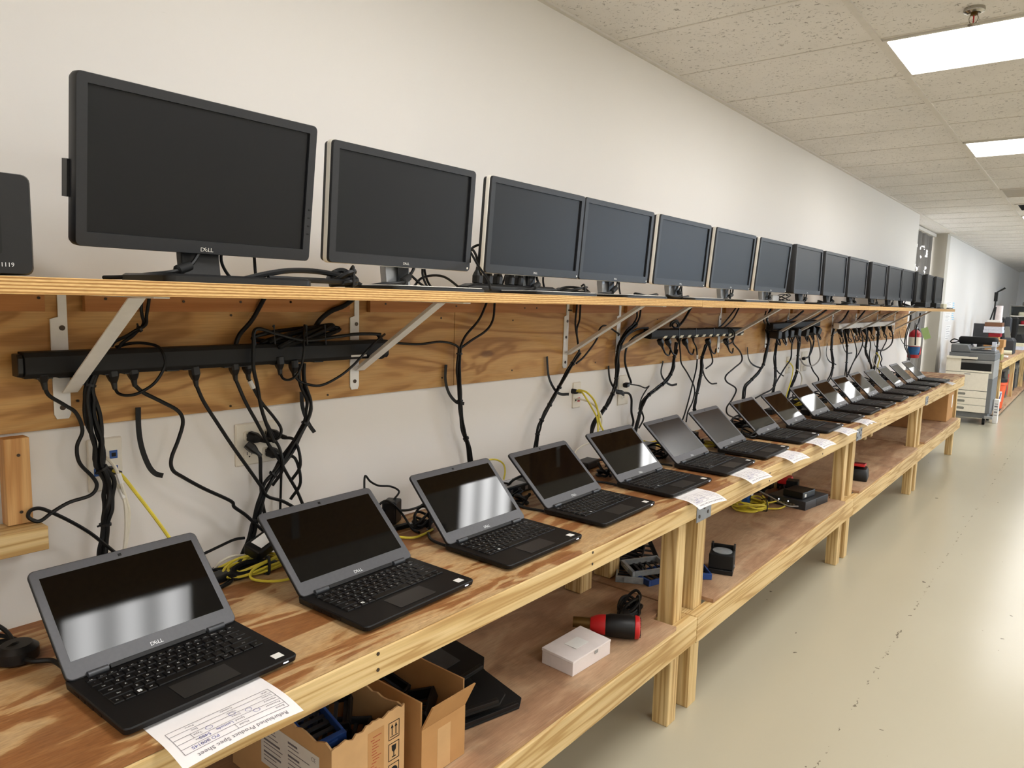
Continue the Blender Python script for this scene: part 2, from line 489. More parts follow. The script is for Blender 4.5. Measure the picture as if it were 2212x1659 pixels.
# vertical blind with small gaps that let the daylight through
t = NT('blind_cloth')
t.base(lin((128, 124, 120))); t.set(.75, 0, .2)
sx = t.add('ShaderNodeSeparateXYZ'); t.link(t.co(), sx.inputs[0])
vo = t.add('ShaderNodeTexVoronoi'); t.link(t.co((.01, 9.0, 11.0)), vo.inputs['Vector']); vo.inputs['Scale'].default_value = 1.0
hole = t.math('LESS_THAN', vo.outputs['Distance'], .36)
band = t.math('MULTIPLY', t.math('GREATER_THAN', sx.outputs[2], 1.62), t.math('LESS_THAN', sx.outputs[2], 2.32))
left = t.math('LESS_THAN', sx.outputs[1], 12.62)
hole = t.math('MULTIPLY', t.math('MULTIPLY', hole, band), left)
tr = t.add('ShaderNodeBsdfTransparent'); mxs = t.add('ShaderNodeMixShader')
t.link(hole, mxs.inputs[0]); t.link(t.b.outputs[0], mxs.inputs[1]); t.link(tr.outputs[0], mxs.inputs[2])
t.link(mxs.outputs[0], t.n['Material Output'].inputs['Surface']); M['blind_cloth'] = t.m
b = thing('vertical_blind', 'grey pleated vertical blind with bright light gaps, in the wall recess by the extinguisher', 'blind', (-.28, 11.6, .03))
mb = MB(); n = 130; l0 = []; l1 = []
for i in range(n + 1):
    y = 10.22 + 2.68 * i / n; ph = i / n * 15 * 2 * PI
    x = -.30 + .035 * math.sin(ph) + .012 * math.sin(ph * .37)
    l0.append((x, y, .03)); l1.append((x, y, 2.50))
vs = l0 + l1; mb.raw(vs, [(i, i + 1, n + 2 + i, n + 1 + i) for i in range(n)])
o = mb.build('cloth', 'blind_cloth', b, smooth=True, org=(0, 0, 0)); o.location = (.28, -11.6, -.03)
o = MB().box(-.05, .05, -1.38, 1.33, 2.47, 2.515).build('head_rail', 'grid_metal', b)

# ceiling lights: 2x4 ft lens panels in every second bay, every fourth row
ORD = 'first second third fourth fifth sixth seventh eighth ninth tenth eleventh twelfth thirteenth fourteenth fifteenth sixteenth seventeenth eighteenth'.split()
def light_panel(label, lens):
    t = thing('ceiling_light', label, 'ceiling light', (0, 0, ZC), 0, 'fluorescent ceiling panels')
    W, H = XSTEP - .03, TS - .02
    r = MB()
    outer = [(x, y) for x, y in rrect(W, H, .002, 1)]; inner = [(x, y) for x, y in rrect(W - .03, H - .03, .002, 1)]
    r.loops([[(x, y, .008) for x, y in outer], [(x, y, -.003) for x, y in outer], [(x, y, -.003) for x, y in inner], [(x, y, .006) for x, y in inner]], False)
    r.build('frame', 'grid_metal', t)
    MB().box(-W / 2 + .014, W / 2 - .014, -H / 2 + .014, H / 2 - .014, .001, .006).build('lens', lens, t)
    return t
row_name = {0: 'in the bay along the left wall', 2: 'in the middle bay', 4: 'in the bay by the opposite wall'}
row_name[0] = 'in the bay closest to the shelf wall'
first = None
for k in (0, 2, 4):
    for j, i in enumerate((-7, -3, 1, 5, 9, 13, 17, 21, 25)):
        off = (k == 0 and i == 9)
        lab = 'lit fluorescent ceiling panel %s, %s row of panels' % (row_name[k], ORD[j])
        if off: continue
        loc = (X1 + XSTEP * (k + .5), Y0 + TS * (i + .5), ZC)
        if first is None:
            first = light_panel(lab, 'light_lens'); first.location = loc
        else: dup(first, loc, 0, lab)
plain('lens_off', (168, 160, 146), .4)
o = light_panel('switched-off grey ceiling panel between the lit panels and the dark air vent', 'lens_off')
o.location = (X1 + XSTEP * .5, Y0 + TS * 9.5, ZC)
# return-air grille
v = thing('air_vent', 'dark square return-air grille in the ceiling beyond the unlit panel', 'air vent', (X1 + .4, Y0 + TS * 11.5, ZC))
mb = MB(); mb.loops([[(x, y, .008) for x, y in rrect(.72, .59, .002, 1)], [(x, y, -.004) for x, y in rrect(.72, .59, .002, 1)], [(x, y, -.004) for x, y in rrect(.66, .53, .002, 1)], [(x, y, .006) for x, y in rrect(.66, .53, .002, 1)]], False)
mb.build('frame', 'grid_metal', v)
MB().box(-.33, .33, -.265, .265, .0055, .0075).build('opening', 'black_matte', v)
mb = MB()
for i in range(18):
    y = -.25 + i * .0294; mb.box(-.33, .33, y - .001, y + .001, -.003, .0055)
mb.build('grille', 'dark_steel', v)
# sprinkler head
p = at(2105, 22, z=ZC)
s = thing('fire_sprinkler', 'chrome pendent fire sprinkler head on the ceiling tile above the lit panel', 'sprinkler', (p.x, p.y, ZC))
MB().lathe([(.036, .008), (.038, .0), (.036, -.006), (.024, -.012), (.020, -.004), (.020, .008)], n=28).build('escutcheon', 'chrome', s, smooth=True)
MB().lathe([(.012, .002), (.012, -.018), (.009, -.02)], n=16).build('body', 'copper_brown', s, smooth=True)
mb = MB()
for sg in (-1, 1): mb.tube([(sg * .010, 0, -.015), (sg * .016, 0, -.030), (sg * .012, 0, -.046), (0, 0, -.052)], .0022, 6)
mb.build('frame_arm', 'chrome', s, smooth=True)
MB().cyl((0, 0, -.018), (0, 0, -.05), .0026, 8).build('glass_bulb', 'red_plastic', s)
MB().lathe([(.004, -.050), (.019, -.053), (.019, -.0545), (.004, -.056)], n=24).build('deflector', 'chrome', s)

# ------------------------------------------------------------------ workbenches
plan_start()
BT = .778; FX = .8912; LS = .372
def bench(name, label, y0, y1, rz, lr, knot):
    b = thing('workbench', label, 'workbench', (0.5, (y0 + y1) / 2, 0), 0, 'timber workbenches along the wall')
    ox, oy = -.5, -(y0 + y1) / 2
    T = Matrix.Translation((ox, oy, 0))
    def part(nm, mb, mat, bev=.0025, loc=None):
        o = mb.build(nm, mat, b, bev=bev)
        return o
    part('worktop', MB().box(.368, FX - .002, y0 + .002, y1 - .002, BT - .013, BT, T), 'bench_ply', .001)
    part('front_rail', MB().box(FX - .038, FX, y0 + .001, y1 - .001, rz, BT - .0135, T), 'pine')
    part('back_rail', MB().box(.370, .408, y0 + .001, y1 - .001, rz, BT - .0135, T), 'pine')
    part('end_rail', MB().box(.4085, FX - .0385, y0 + .001, y0 + .039, rz, BT - .0135, T), 'pine')
    part('end_rail', MB().box(.4085, FX - .0385, y1 - .039, y1 - .001, rz, BT - .0135, T), 'pine')
    part('lower_rail', MB().box(FX - .038, FX, y0 + .001, y1 - .001, lr[0], lr[1], T), 'pine')
    part('lower_back_rail', MB().box(.400, .438, y0 + .001, y1 - .001, lr[0], lr[1], T), 'pine')
    part('lower_end_rail', MB().box(.4385, FX - .0385, y0 + .001, y0 + .039, lr[0], lr[1], T), 'pine')
    part('lower_end_rail', MB().box(.4385, FX - .0385, y1 - .039, y1 - .001, lr[0], lr[1], T), 'pine')
    lx0, lx1 = .795, FX - .0385
    n0, n1 = y0 + .14, y1 - .14
    poly = [(.40, y0 + .004), (lx0 - .004, y0 + .004), (lx0 - .004, n0), (FX - .008, n0), (FX - .008, n1), (lx0 - .004, n1), (lx0 - .004, y1 - .004), (.40, y1 - .004)]
    part('lower_shelf', MB().prism(poly, 'z', lr[1] + .0005, LS, T), 'lower_ply', .001)
    for ya, yb in ((y0 + .045, y0 + .112), (y1 - .102, y1 - .042)):
        part('leg', MB().box(lx0, lx1, ya, yb, 0, BT - .0135, T), 'pine_post', .003)
    for ya in (y0 + .05, y1 - .138):
        part('leg', MB().box(.45, .52, ya, ya + .07, LS + .001, BT - .0135, T), 'pine_post', .003)
    k = MB()
    for yy in (y0 + .02, y1 - .02, y0 + .6, y0 + 1.3):
        for dz in (.02, .05): k.cyl((FX - .001, yy, rz + dz), (FX + .0012, yy, rz + dz), .0035, 8, mt=T)
    k.build('screw', 'screw', b)
    return b
B1 = bench('b', 'front timber workbench under the first five laptops, with boxes on its lower shelf', .2, 2.17, .708, (.272, .358), 0)
B2 = bench('b', 'second timber workbench, drive caddies and network switch on its lower shelf', 2.172, 4.14, .69, (.265, .358), 0)
B3 = bench('b', 'third timber workbench with the black and red battery charger on its lower shelf', 4.142, 6.11, .68, (.262, .358), 0)
B4 = bench('b', 'end timber workbench beside the copier with bare worktop at its far end', 6.112, 8.08, .672, (.262, .358), 0)
# galvanised mending plates on the joints
for lab, y, zz in (('grey steel joint plate under the fifth laptop\'s sheet on the bench edge', 2.165, .722), ('grey steel joint plate on the bench edge below the tenth laptop', 4.13, .715), ('grey steel joint plate on the bench edge below the fourteenth laptop', 6.1, .712)):
    t = thing('joint_plate', lab, 'joint plate', (FX, y, zz), 0, 'steel joint plates')
    MB().box(0.0005, .0025, -.055, .055, -.030, .034).build('plate', 'outlet_steel', t, bev=.001)
    for yy, z_ in ((-.035, -.012), (.03, -.008), (0, .012), (.04, .02)):
        MB().cyl((.002, yy, z_), (.004, yy, z_), .006, 10).build('screw', 'screw', t)

plan_end()
# timber ledge and post beside the first bench (it runs on out of the frame)
t = thing('timber_ledge', 'short timber ledge on an upright post against the wall beside the benches', 'ledge', (.02, .45, .8))
MB().box(.0, .036, .040, .088, .073, .262).build('post', 'pine_orange', t, bev=.002)
MB().box(.0, .085, -.75, .100, .02, .072).build('rail', 'pine', t, bev=.002)
for z_ in (.10, .225):
    MB().cyl((.036, .066, z_), (.0375, .066, z_), .0035, 8).build('screw', 'screw', t)

# ------------------------------------------------------------------ wall shelf
SZ = 1.401; SX = .55; SB = 1.374
t = thing('wall_shelf', 'long plywood wall shelf carrying the row of monitors', 'shelf', (0, 4.2, SB))
for ya, yb, dz in ((-.9, 2.82, 0), (2.822, 5.6, -.002), (5.602, 9.62, -.003)):
    MB().box(.004, SX, ya - 4.2, yb - 4.2, dz, SZ - SB + dz * .3).build('board', 'ply_edge', t, bev=.0012)
t = thing('plywood_backboard', 'orange plywood backboard screwed to the wall under the monitor shelf', 'backboard', (0, 4.6, 1.05))
def bz(y): return 1.068 - max(0, y - 1.0) * .0033
for ya, yb in ((-.9, 1.9), (1.902, 4.28), (4.282, 6.7), (6.702, 9.93)):
    MB().prism([(ya - 4.6, bz(ya) - 1.05), (yb - 4.6, bz(yb) - 1.05), (yb - 4.6, SB - 1.05 - .001), (ya - 4.6, SB - 1.05 - .001)], 'x', .001, .018).build('panel', 'board_ply', t, bev=.001)
BR = [.617, 1.445, 2.605, 3.05, 4.26, 5.08, 5.52, 6.7, 7.48, 8.35, 9.2]
ys = [-.9] + BR + [9.9]
for a, b in zip(ys[:-1], ys[1:]):
    a2 = a + .05; b2 = b - .03
    if b - a < .3: continue
    MB().box(.0185, .036, a2 - 4.6, b2 - 4.6, 1.331 - 1.05, SB - 1.052).build('cleat', 'cleat_pine', t, bev=.001)
sc = random.Random(3)
for px, py in ((77, 643), (221, 645), (389, 651), (512, 652), (620, 652), (499, 681), (168, 866), (130, 855), (498, 877), (620, 652), (825, 656), (978, 661), (953, 687), (1108, 692), (1126, 665), (1152, 665), (1227, 670), (708, 853), (1106, 800), (955, 816), (1286, 783), (1420, 690), (1588, 695), (1650, 757), (1790, 690), (1870, 700)):
    q = at(px, py, x=.019)
    MB().cyl((.0180, q.y - 4.6, q.z - 1.05), (.0385 if q.z > 1.331 else .0205, q.y - 4.6, q.z - 1.05), .0032, 8).build('screw', 'screw', t)

BRN = 'white steel shelf bracket %s'
bl = ['over the near end of the long black power strip', 'over the far end of the long black power strip', 'between the two network wall plates', 'over the plug hanging by the wall outlet', 'behind the yellow-socket power strip\'s far end', 'at the near end of the plug cluster', 'at the far end of the plug cluster', 'at the near end of the grey power strip', 'in the middle of the grey power strip', 'second from the shelf\'s far end', 'last, at the shelf\'s far end']
def bracket(label):
    b = thing('shelf_bracket', label, 'shelf bracket', (0, 0, SB), 0, 'white shelf brackets')
    p = MB(); p.prism([(-.018, -.30), (.018, -.30), (.018, -.004), (-.002, -.004), (-.002, -.045), (-.018, -.05)][::1], 'x', .0185, .0225)
    p = MB(); p.prism([(-.0175, -.275), (-.012, -.286), (.012, -.286), (.0175, -.275), (.0175, -.001), (-.001, -.001), (-.001, -.055), (-.0175, -.06)], 'x', .0365, .0400)
    p.build('wall_plate', 'bracket_white', b, bev=.0008)
    MB().box(.0365, .50, -.001, .029, -.0045, -.0012).build('shelf_arm', 'bracket_white', b, bev=.0008)
    s_ = MB(); dx, dz = .385 - .041, .205
    s_.prism([(.041, -.213), (.0490, -.2230), (.3985, -.0055), (.375, -.0055)], 'y', .008, .0115)
    s_.build('strut', 'bracket_white', b, bev=.0008)
    s_ = MB(); s_.prism([(.0495, -.2235), (.052, -.226), (.405, -.0055), (.399, -.0055)], 'y', -.004, .0285)
    s_.build('strut_flange', 'bracket_white', b, bev=.0005)
    for z_ in (-.26, -.15, -.08):
        MB().cyl((.040, 0.006 if z_ == -.08 else 0, z_), (.042, 0.006 if z_ == -.08 else 0, z_), .006, 12).build('screw', 'screw', b)
    return b
b0 = bracket(BRN % bl[0]); b0.location = (-.018, BR[0], SB)
for y, l in zip(BR[1:], bl[1:]): dup(b0, (-.018, y, SB), 0, BRN % l)

# ------------------------------------------------------------------ laptops
plan_start()
LW, LD, LT = .300, .205, .0175
def laptop(label):
    L = thing('laptop', label, 'laptop', (0, 0, BT), 0, 'refurbished laptops on the benches')
    # base: rounded slab, wedge front
    b = MB()
    pl = rrect(LD, LW, .010, 5, LD / 2, 0)
    def lv(z, ins, fr):
        return [(LD / 2 + (x - LD / 2) * (1 - ins * 2 / LD), y * (1 - ins * 2 / LW), z + fr * max(0, x - .12)) for x, y in pl]
    b.loops([lv(.003, .006, .02), lv(.005, .001, .02), lv(LT - .002, 0, -.015), lv(LT, .0015, -.015)])
    base = b.build('base', 'laptop_black', L, smooth=True)
    def zt(x): return LT - .015 * max(0, x - .12) + .0001
    # keyboard
    kb = MB(); lg = MB(); u = .0183; x0 = .030
    rows = [('Esc F1 F2 F3 F4 F5 F6 F7 F8 F9 F10 F11 F12 Home End Del', [15 / 16.] * 16, .55),
            ('` 1 2 3 4 5 6 7 8 9 0 - = Back', [1] * 13 + [2], 1), ('Tab Q W E R T Y U I O P [ ] \\', [1.5] + [1] * 12 + [1.5], 1),
            ('Caps A S D F G H J K L ; \' Enter', [1.75] + [1] * 11 + [2.25], 1), ('Shift Z X C V B N M , . / Shift', [2.25] + [1] * 10 + [2.75], 1),
            ('Fn Ctrl * Alt _ Alt Ctrl < ^ >', [1, 1, 1, 1, 5.5, 1, 1, 1.16, 1.17, 1.17], 1)]
    x = x0; ku = .262 / 15
    for txt, ws, hh in rows:
        y = -.131; ks = txt.split(' '); h = u * hh
        for kx, wd in zip(ks, ws):
            wdt = wd * ku
            kb.frust((x + h / 2, y + wdt / 2, zt(x)), (h - .0022, wdt - .0022), (x + h / 2, y + wdt / 2, zt(x) + .0016), (h - .0036, wdt - .0036))
            if kx != '_':
                sz = .0052 if len(kx) == 1 else .0036
                if kx == '*':
                    for a in (-1, 1):
                        for c in (-1, 1): lg.box(x + h / 2 + a * .0017 - .0014, x + h / 2 + a * .0017 + .0014, y + wdt / 2 + c * .0017 - .0014, y + wdt / 2 + c * .0017 + .0014, zt(x) + .00165, zt(x) + .0018)
                else:
                    write(lg, kx, sz, (x + h / 2 + .0018, y + wdt / 2, zt(x) + .00172), (0, 1, 0), (-1, 0, 0))
            y += wdt
        x += h
    kb.build('keyboard', 'key_black', base)
    lg.build('key_legends', 'legend_white', base)
    MB().box(.142, .192, -.052, .046, zt(.167) - .0001, zt(.167) + .0004, Matrix.Rotation(.0, 4, 'Y')).build('touchpad', 'lid_dark' if 'lid_dark' in M else 'monitor_black', base)
    MB().box(.176, .192, .112, .130, zt(.184), zt(.184) + .0004).build('palm_sticker', 'label_white', base)
    MB().box(LD - .0045, LD - .0002, .119, .129, .0098, .0118).build('power_light', 'power_led', base)
    MB().box(.048, .0525, -.012, -.008, zt(.05) + .0017, zt(.05) + .0022).build('pointing_stick', 'key_black', base)
    pt = MB()
    for xx, w_ in ((.04, .014), (.065, .012), (.085, .02), (.12, .012)): pt.box(xx, xx + w_, -LW / 2 - .0003, -LW / 2 + .002, .007, .0115)
    pt.build('side_ports', 'key_black', base)
    # lid, modelled standing, tipped about the hinge
    H = .200
    lid = MB()
    ol = rrect(LW, H, .010, 5, 0, H / 2)
    lid.loops([[(x_, a * .985, .1 + (c - .1) * .985) for a, c in ol] if False else [(x_, a, c) for a, c in ol] for x_ in (-.0068, -.0012)])
    lo = lid.build('lid', 'lid_grey', L, bev=.0014, smooth=False)
    lo.location = (.018, 0, LT + .003)
    edge = MB(); edge.loops([[(-.0075, a, c) for a, c in rrect(LW + .0016, H + .0016, .011, 5, 0, H / 2)], [(-.003, a, c) for a, c in rrect(LW + .0016, H + .0016, .011, 5, 0, H / 2)]])
    edge.build('back_cover', 'laptop_black', lo)
    MB().box(-.0013, -.0009, -.1365, .1365, .0295, .1835).build('screen', 'laptop_screen_gloss', lo)
    lg2 = MB(); maker_logo(lg2, .0095, (-.0008, 0, .0125), (0, 1, 0), (0, 0, 1)); lg2.build('logo', 'legend_white', lo)
    MB().box(-.0012, -.0006, -.003, .003, .1885, .1935).cyl((-.0012, 0, .191), (-.0003, 0, .191), .0016, 8).build('webcam', 'key_black', lo)
    for sg in (-1, 1):
        MB().cyl((.001, sg * .105 - .016, -.001), (.001, sg * .105 + .016, -.001), .0055, 10).build('hinge', 'hinge_grey', lo, smooth=True)
    MB().box(-.003, .002, -.085, .085, -.004, .004).build('hinge_cover', 'laptop_black', lo, bev=.001)
    return L
plain('lid_dark', (31, 31, 32), .35, 0, .5, .05, 120)
# (near corner y, hinge x, tip back, turn, matte)
LAP = [(.380, .652, 44.5, -.5, 0), (.803, .648, 45.5, .5, 0), (1.216, .650, 46, 1, 0), (1.624, .642, 46.5, 1, 0), (2.030, .644, 45.5, 2, 0), (2.424, .650, 45.5, 2, 1), (2.805, .655, 47.5, 0, 1), (3.240, .654, 47, 0, 0),
       (3.625, .662, 45.5, 1, 0), (4.050, .662, 46.5, 0, 0), (4.450, .664, 45, 0, 0), (4.822, .668, 46.5, 1, 0), (5.243, .668, 45.5, 0, 0), (5.662, .672, 43, 0, 0), (6.070, .672, 45, 0, 0), (6.475, .674, 44, 0, 0), (6.925, .680, 47, 0, 0)]
LL = ['first open laptop at the near end, bright ceiling panel mirrored low on its screen', 'second open laptop along the bench, its screen wholly dark', 'third open laptop along the bench, tall pale reflection filling most of the screen', 'fourth open laptop along the bench, plain black screen, no paper under it',
      'fifth open laptop along the bench, small white glare in the screen\'s lower corner', 'sixth open laptop along the bench, matte dark-grey screen and a sheet under it', 'seventh open laptop along the bench, evenly light-grey screen', 'eighth open laptop along the bench, sheet of paper under its front edge',
      'ninth open laptop along the bench, sheet lying just before the second joint plate', 'tenth open laptop along the bench, at the joint of second and third benches', 'eleventh open laptop along the bench, second past the torn sheet', 'twelfth open laptop along the bench, tall white glare on its screen',
      'thirteenth open laptop along the bench, fifth from the far end', 'fourteenth open laptop along the bench, fourth from the far end', 'fifteenth open laptop along the bench, third from the far end', 'sixteenth open laptop along the bench, last but one before the bare end', 'last open laptop, bluish screen, beside the bare end of the worktop']
LL[9] = 'tenth open laptop along the bench, above the torn sheet at the bench joint'
proto = laptop(LL[0])
laps = []
for i, (yl, hx, ang, turn, matte) in enumerate(LAP):
    ang, turn = {0: (43.5, 1.5), 1: (42.5, 1.5), 2: (46, 0), 3: (42.5, 1), 4: (44.5, -.5), 9: (44.5, 0), 10: (44, 1), 11: (45.5, 0), 12: (44, 2), 16: (43.5, 0)}.get(i, (42.5, 1.2))
    loc = (hx, yl + LW / 2 - .006, BT)
    if i == 0: L = proto; L.location = loc; L.rotation_euler = (0, 0, math.radians(turn))
    else: L = dup(proto, loc, math.radians(turn), LL[i]); L.scale = (1, 1, 1)
    laps.append(L)
    if i == 0: L.scale = (.97, .93, .97); L.location.y = .383 + LW * .93 / 2
    for ch in L.children:
        if ch.name.startswith('lid'):
            ch.rotation_euler = (0, -math.radians(90 - ang), 0)
            if matte:
                for g_ in ch.children:
                    if g_.name.startswith('screen'):
                        me2 = g_.data.copy(); me2.materials[0] = M['laptop_screen_matte']; g_.data = me2

# ------------------------------------------------------------------ spec sheets
def sheet_bend(s, w, over, droop, curl):
    """s: distance from the tucked edge; returns x,z offset from the bench edge"""
    flat = .055
    if s <= flat: return (s - flat, 0.0)
    q = s - flat; a = droop * q / over
    k = droop / over
    return (math.sin(k * q) / k, -(1 - math.cos(k * q)) / k)
def spec_sheet(label, y, droop, over, turn, wid=.19, torn=False):
    Ltot = .055 + over
    t = thing('paper_sheet', label, 'paper', (FX - .006, y, BT + .0008), turn, 'printed spec sheets under the laptops')
    n = 14
    mb = MB()
    def F(s, a, lift=0):
        x, z = sheet_bend(s, wid, over, droop, 0)
        k = droop / over; q = max(0, s - .055) * k
        side = .5 - abs(a) / wid
        z += .004 * math.sin(PI * (a / wid + .5)) * max(0, (s - .055)) / over
        return (x + lift * math.sin(q), a, z + lift * math.cos(q))
    m_ = 12; vs = []
    for i in range(n + 1):
        for j in range(m_ + 1):
            s = Ltot * i / n; a = -wid / 2 + wid * j / m_
            if torn and i == n: s -= .03 * (j % 5 == 3) + .012 * (j % 3 == 1)
            vs.append(F(s, a))
    fs = [(i * (m_ + 1) + j, i * (m_ + 1) + j + 1, (i + 1) * (m_ + 1) + j + 1, (i + 1) * (m_ + 1) + j) for i in range(n) for j in range(m_)]
    back = [(p[0], p[1], p[2] - .0003) for p in vs]; N = len(vs)
    mb.raw(vs, fs).raw(back, [f[::-1] for f in fs])
    mb.build('sheet', 'paper', t, smooth=True)
    # printing, flat coordinates (distance s, across a) wrapped onto the sheet
    def bend(p): return F(p.x, p.y, .0006)
    ink = MB()
    write(ink, 'Refurbished Product Spec Sheet', .0105, (Ltot - .013, 0.002, 0), (0, -1, 0), (1, 0, 0), bend=bend)
    def hl(s, a0, a1, w_=.0007):
        k = 10
        pts = [(s, a0 + (a1 - a0) * i / k) for i in range(k + 1)]
        ink.raw([F(p[0] + d, p[1], .0006) for p in pts for d in (-w_ / 2, w_ / 2)], [(2 * i, 2 * i + 1, 2 * i + 3, 2 * i + 2) for i in range(k)])
    def vl(s0, s1, a, w_=.0007):
        k = 4
        ink.raw([F(s0 + (s1 - s0) * i / k, a + d, .0006) for i in range(k + 1) for d in (-w_ / 2, w_ / 2)], [(2 * i, 2 * i + 1, 2 * i + 3, 2 * i + 2) for i in range(k)])
    A = wid / 2 - .012; top = Ltot - .020
    for r in range(6): hl(top - .0115 * r, -A, A)
    vl(top - .0575, top, -A); vl(top - .0575, top, A); vl(top - .0115, top, -.002); vl(top - .034, top - .023, -.055)
    for r, words_ in enumerate((('Brand', 'Model', 'Serial'), ('Processor', 'Speed', 'Cores'), ('Memory', 'Drive', 'Type'), ('Screen', 'Touch', 'Size'), ('Wifi', 'Camera', 'Ports'))):
        for c_, wd in enumerate(words_):
            write(ink, wd, .0058, (top - .0115 * r - .008, A - .004 - c_ * .058, 0), (0, -1, 0), (1, 0, 0), 'LEFT', bend=bend)
    ink.build('printing', 'ink_grey', t)
    hw = MB()
    write(hw, 'PO 300145', .0085, (top - .009, -.028, 0), (0, -1, 0), (1, 0, 0), 'LEFT', bend=bend)
    write(hw, '5490', .0085, (top - .0205, -.034, 0), (0, -1, 0), (1, 0, 0), 'LEFT', bend=bend)
    write(hw, 'Latitude', .0078, (top - .0205, -.0, 0), (0, -1, 0), (1, 0, 0), 'LEFT', bend=bend)
    for s_, a_ in ((top - .020, .038), (top - .029, .03), (top - .030, -.03), (top - .036, .008)):
        k = 14
        ring = [F(s_ + r_ * math.sin(2 * PI * i / k) * .8, a_ + r_ * math.cos(2 * PI * i / k), .0007) for i in range(k) for r_ in (.0045, .0052)]
        hw.raw(ring, [(2 * i, 2 * i + 1, (2 * i + 3) % (2 * k), (2 * i + 2) % (2 * k)) for i in range(k)])
    hw.build('handwritten_text', 'ink_blue', t)
    return t
PS = [('printed spec sheet under the first laptop, jutting flat past the bench edge', .508, .25, .074, .0, .182, 0), ('printed spec sheet under the fifth laptop, above the steel joint plate', 2.125, .55, .062, -.12, .165, 0), ('printed spec sheet drooping over the bench edge under the sixth laptop', 2.55, .55, .062, -.08, .165, 0), ('printed spec sheet drooping from under the seventh laptop', 3.0, .55, .06, -.08, .165, 0),
      ('printed spec sheet drooping from under the eighth laptop', 3.40, .55, .06, -.05, .165, 0), ('printed spec sheet drooping from under the ninth laptop', 3.82, .5, .055, -.06, .165, 0), ('torn, ragged-edged spec sheet under the tenth laptop', 4.21, .5, .055, -.05, .165, 1), ('small white sheet under the last laptop at the far end', 7.06, .5, .055, -.05, .16, 0)]
for a in PS: spec_sheet(*a)

plan_end()
# ------------------------------------------------------------------ monitors
def monitor(label, W, H, zb, T, rim, big=False, lean=0.0):
    m = thing('monitor', label, 'monitor', (.40, 0, SZ), 0, 'monitors on the wall shelf')
    bw, bt, bb = .020, .018, .026
    fr = MB()
    ol = rrect(W, H, .010, 4, 0, zb + H / 2); il = rrect(W - 2 * bw, H - bt - bb, .001, 4, 0, zb + bb + (H - bt - bb) / 2)
    fr.loops([[(-.022, a, c) for a, c in ol], [(-.003, a, c) for a, c in ol], [(0, a * .992, zb + H / 2 + (c - zb - H / 2) * .992) for a, c in ol], [(0, a, c) for a, c in il], [(-.006, a, c) for a, c in il]], False)
    f = fr.build('bezel', 'monitor_black', m, smooth=True)
    MB().box(-.0075, -.0055, -W / 2 + bw - .001, W / 2 - bw + .001, zb + bb - .001, zb + H - bt + .001).build('screen', 'monitor_screen', m)
    lg = MB(); maker_logo(lg, .0115 if big else .009, (.0006, .0, zb + .0095), (0, 1, 0), (0, 0, 1)); lg.build('logo', 'silver', f)
    ho = MB()
    h0 = rrect(W - .004, H - .004, .010, 4, 0, zb + H / 2); h1 = rrect(W * .93, H * .9, .014, 4, 0, zb + H / 2); h2 = rrect(W * .6, H * .6, .02, 4, 0, zb + H * .48)
    ho.loops([[(-.0085, a, c) for a, c in h0], [(-T, a, c) for a, c in h0], [(-T - .012, a, c) for a, c in h1], [(-T - .03, a, c) for a, c in h2]])
    ho.build('housing', 'monitor_black' , m, smooth=True)
    if rim:
        r = MB(); r1 = rrect(W + .003, H + .003, .0115, 4, 0, zb + H / 2)
        r.loops([[(-.020, a, c) for a, c in h0], [(-.020, a, c) for a, c in r1], [(-.009, a, c) for a, c in r1], [(-.007, a, c) for a, c in ol]], False)
        r.build('rim', 'silver', m, smooth=True)
    if big:
        for k in range(4): MB().box(0, .0012, W / 2 - .012, W / 2 - .007, zb + .06 + k * .018, zb + .063 + k * .018).build('button', 'key_black', f)
        MB().box(-.045, -.022, -W / 2 - .005, -W / 2 + .003, zb + H * .28, zb + H * .50).build('usb_socket', 'black_plastic', m)
    else:
        MB().cyl((0, W / 2 - .012, zb + .009), (.0012, W / 2 - .012, zb + .009), .003, 10).build('power_button', 'silver' if rim else 'key_black', f)
    nk = MB(); nm = 'black_plastic' if not rim else 'stand_silver'
    nw = .085 if not big else .082
    nk.loops([[(x_, a, z_) for x_, a in ((c0 - .012, -nw / 2), (c0 + .012, -nw / 2), (c0 + .012, nw / 2), (c0 - .012, nw / 2))] for c0, z_ in ((-.045, .006), (-.052, .05), (-.06, zb + H * .45))])
    nk.build('neck', nm, m, bev=.003)
    if rim:
        MB().box(-.031, -.0300, -nw * .1, nw * .34, .012, zb + .02).build('neck_inlay', 'black_plastic', m)
    bs = MB(); pl = rrect(.20, .33 if not big else .31, .02, 5, .035, 0)
    bs.loops([[(x_, a, .0005) for x_, a in pl], [(x_, a, .007 if not big else .011) for x_, a in pl], [(.035 + (x_ - .035) * .95, a * .97, .0105 if not big else .015) for x_, a in pl]])
    bs.build('base', 'black_plastic', m, smooth=True)
    if rim:
        tp = MB(); tp.loops([[(.035 + (x_ - .035) * .985, a * .99, .0062) for x_, a in pl], [(.035 + (x_ - .035) * .95, a * .97, .0112) for x_, a in pl]]); tp.build('base_cover', 'silver', m, smooth=True)
    # the panel leans forward a little about its hinge
    Rm = Matrix.Translation((-.03, 0, zb + H * .4)) @ Matrix.Rotation(math.radians(lean), 4, 'Y') @ Matrix.Translation((.03, 0, -zb - H * .4))
    for c in m.children:
        if c.name.split('.')[0] in ('bezel', 'screen', 'housing', 'rim', 'usb_socket'):
            c.data.transform(Rm)
            for g_ in c.children: g_.data.transform(Rm)
    return m
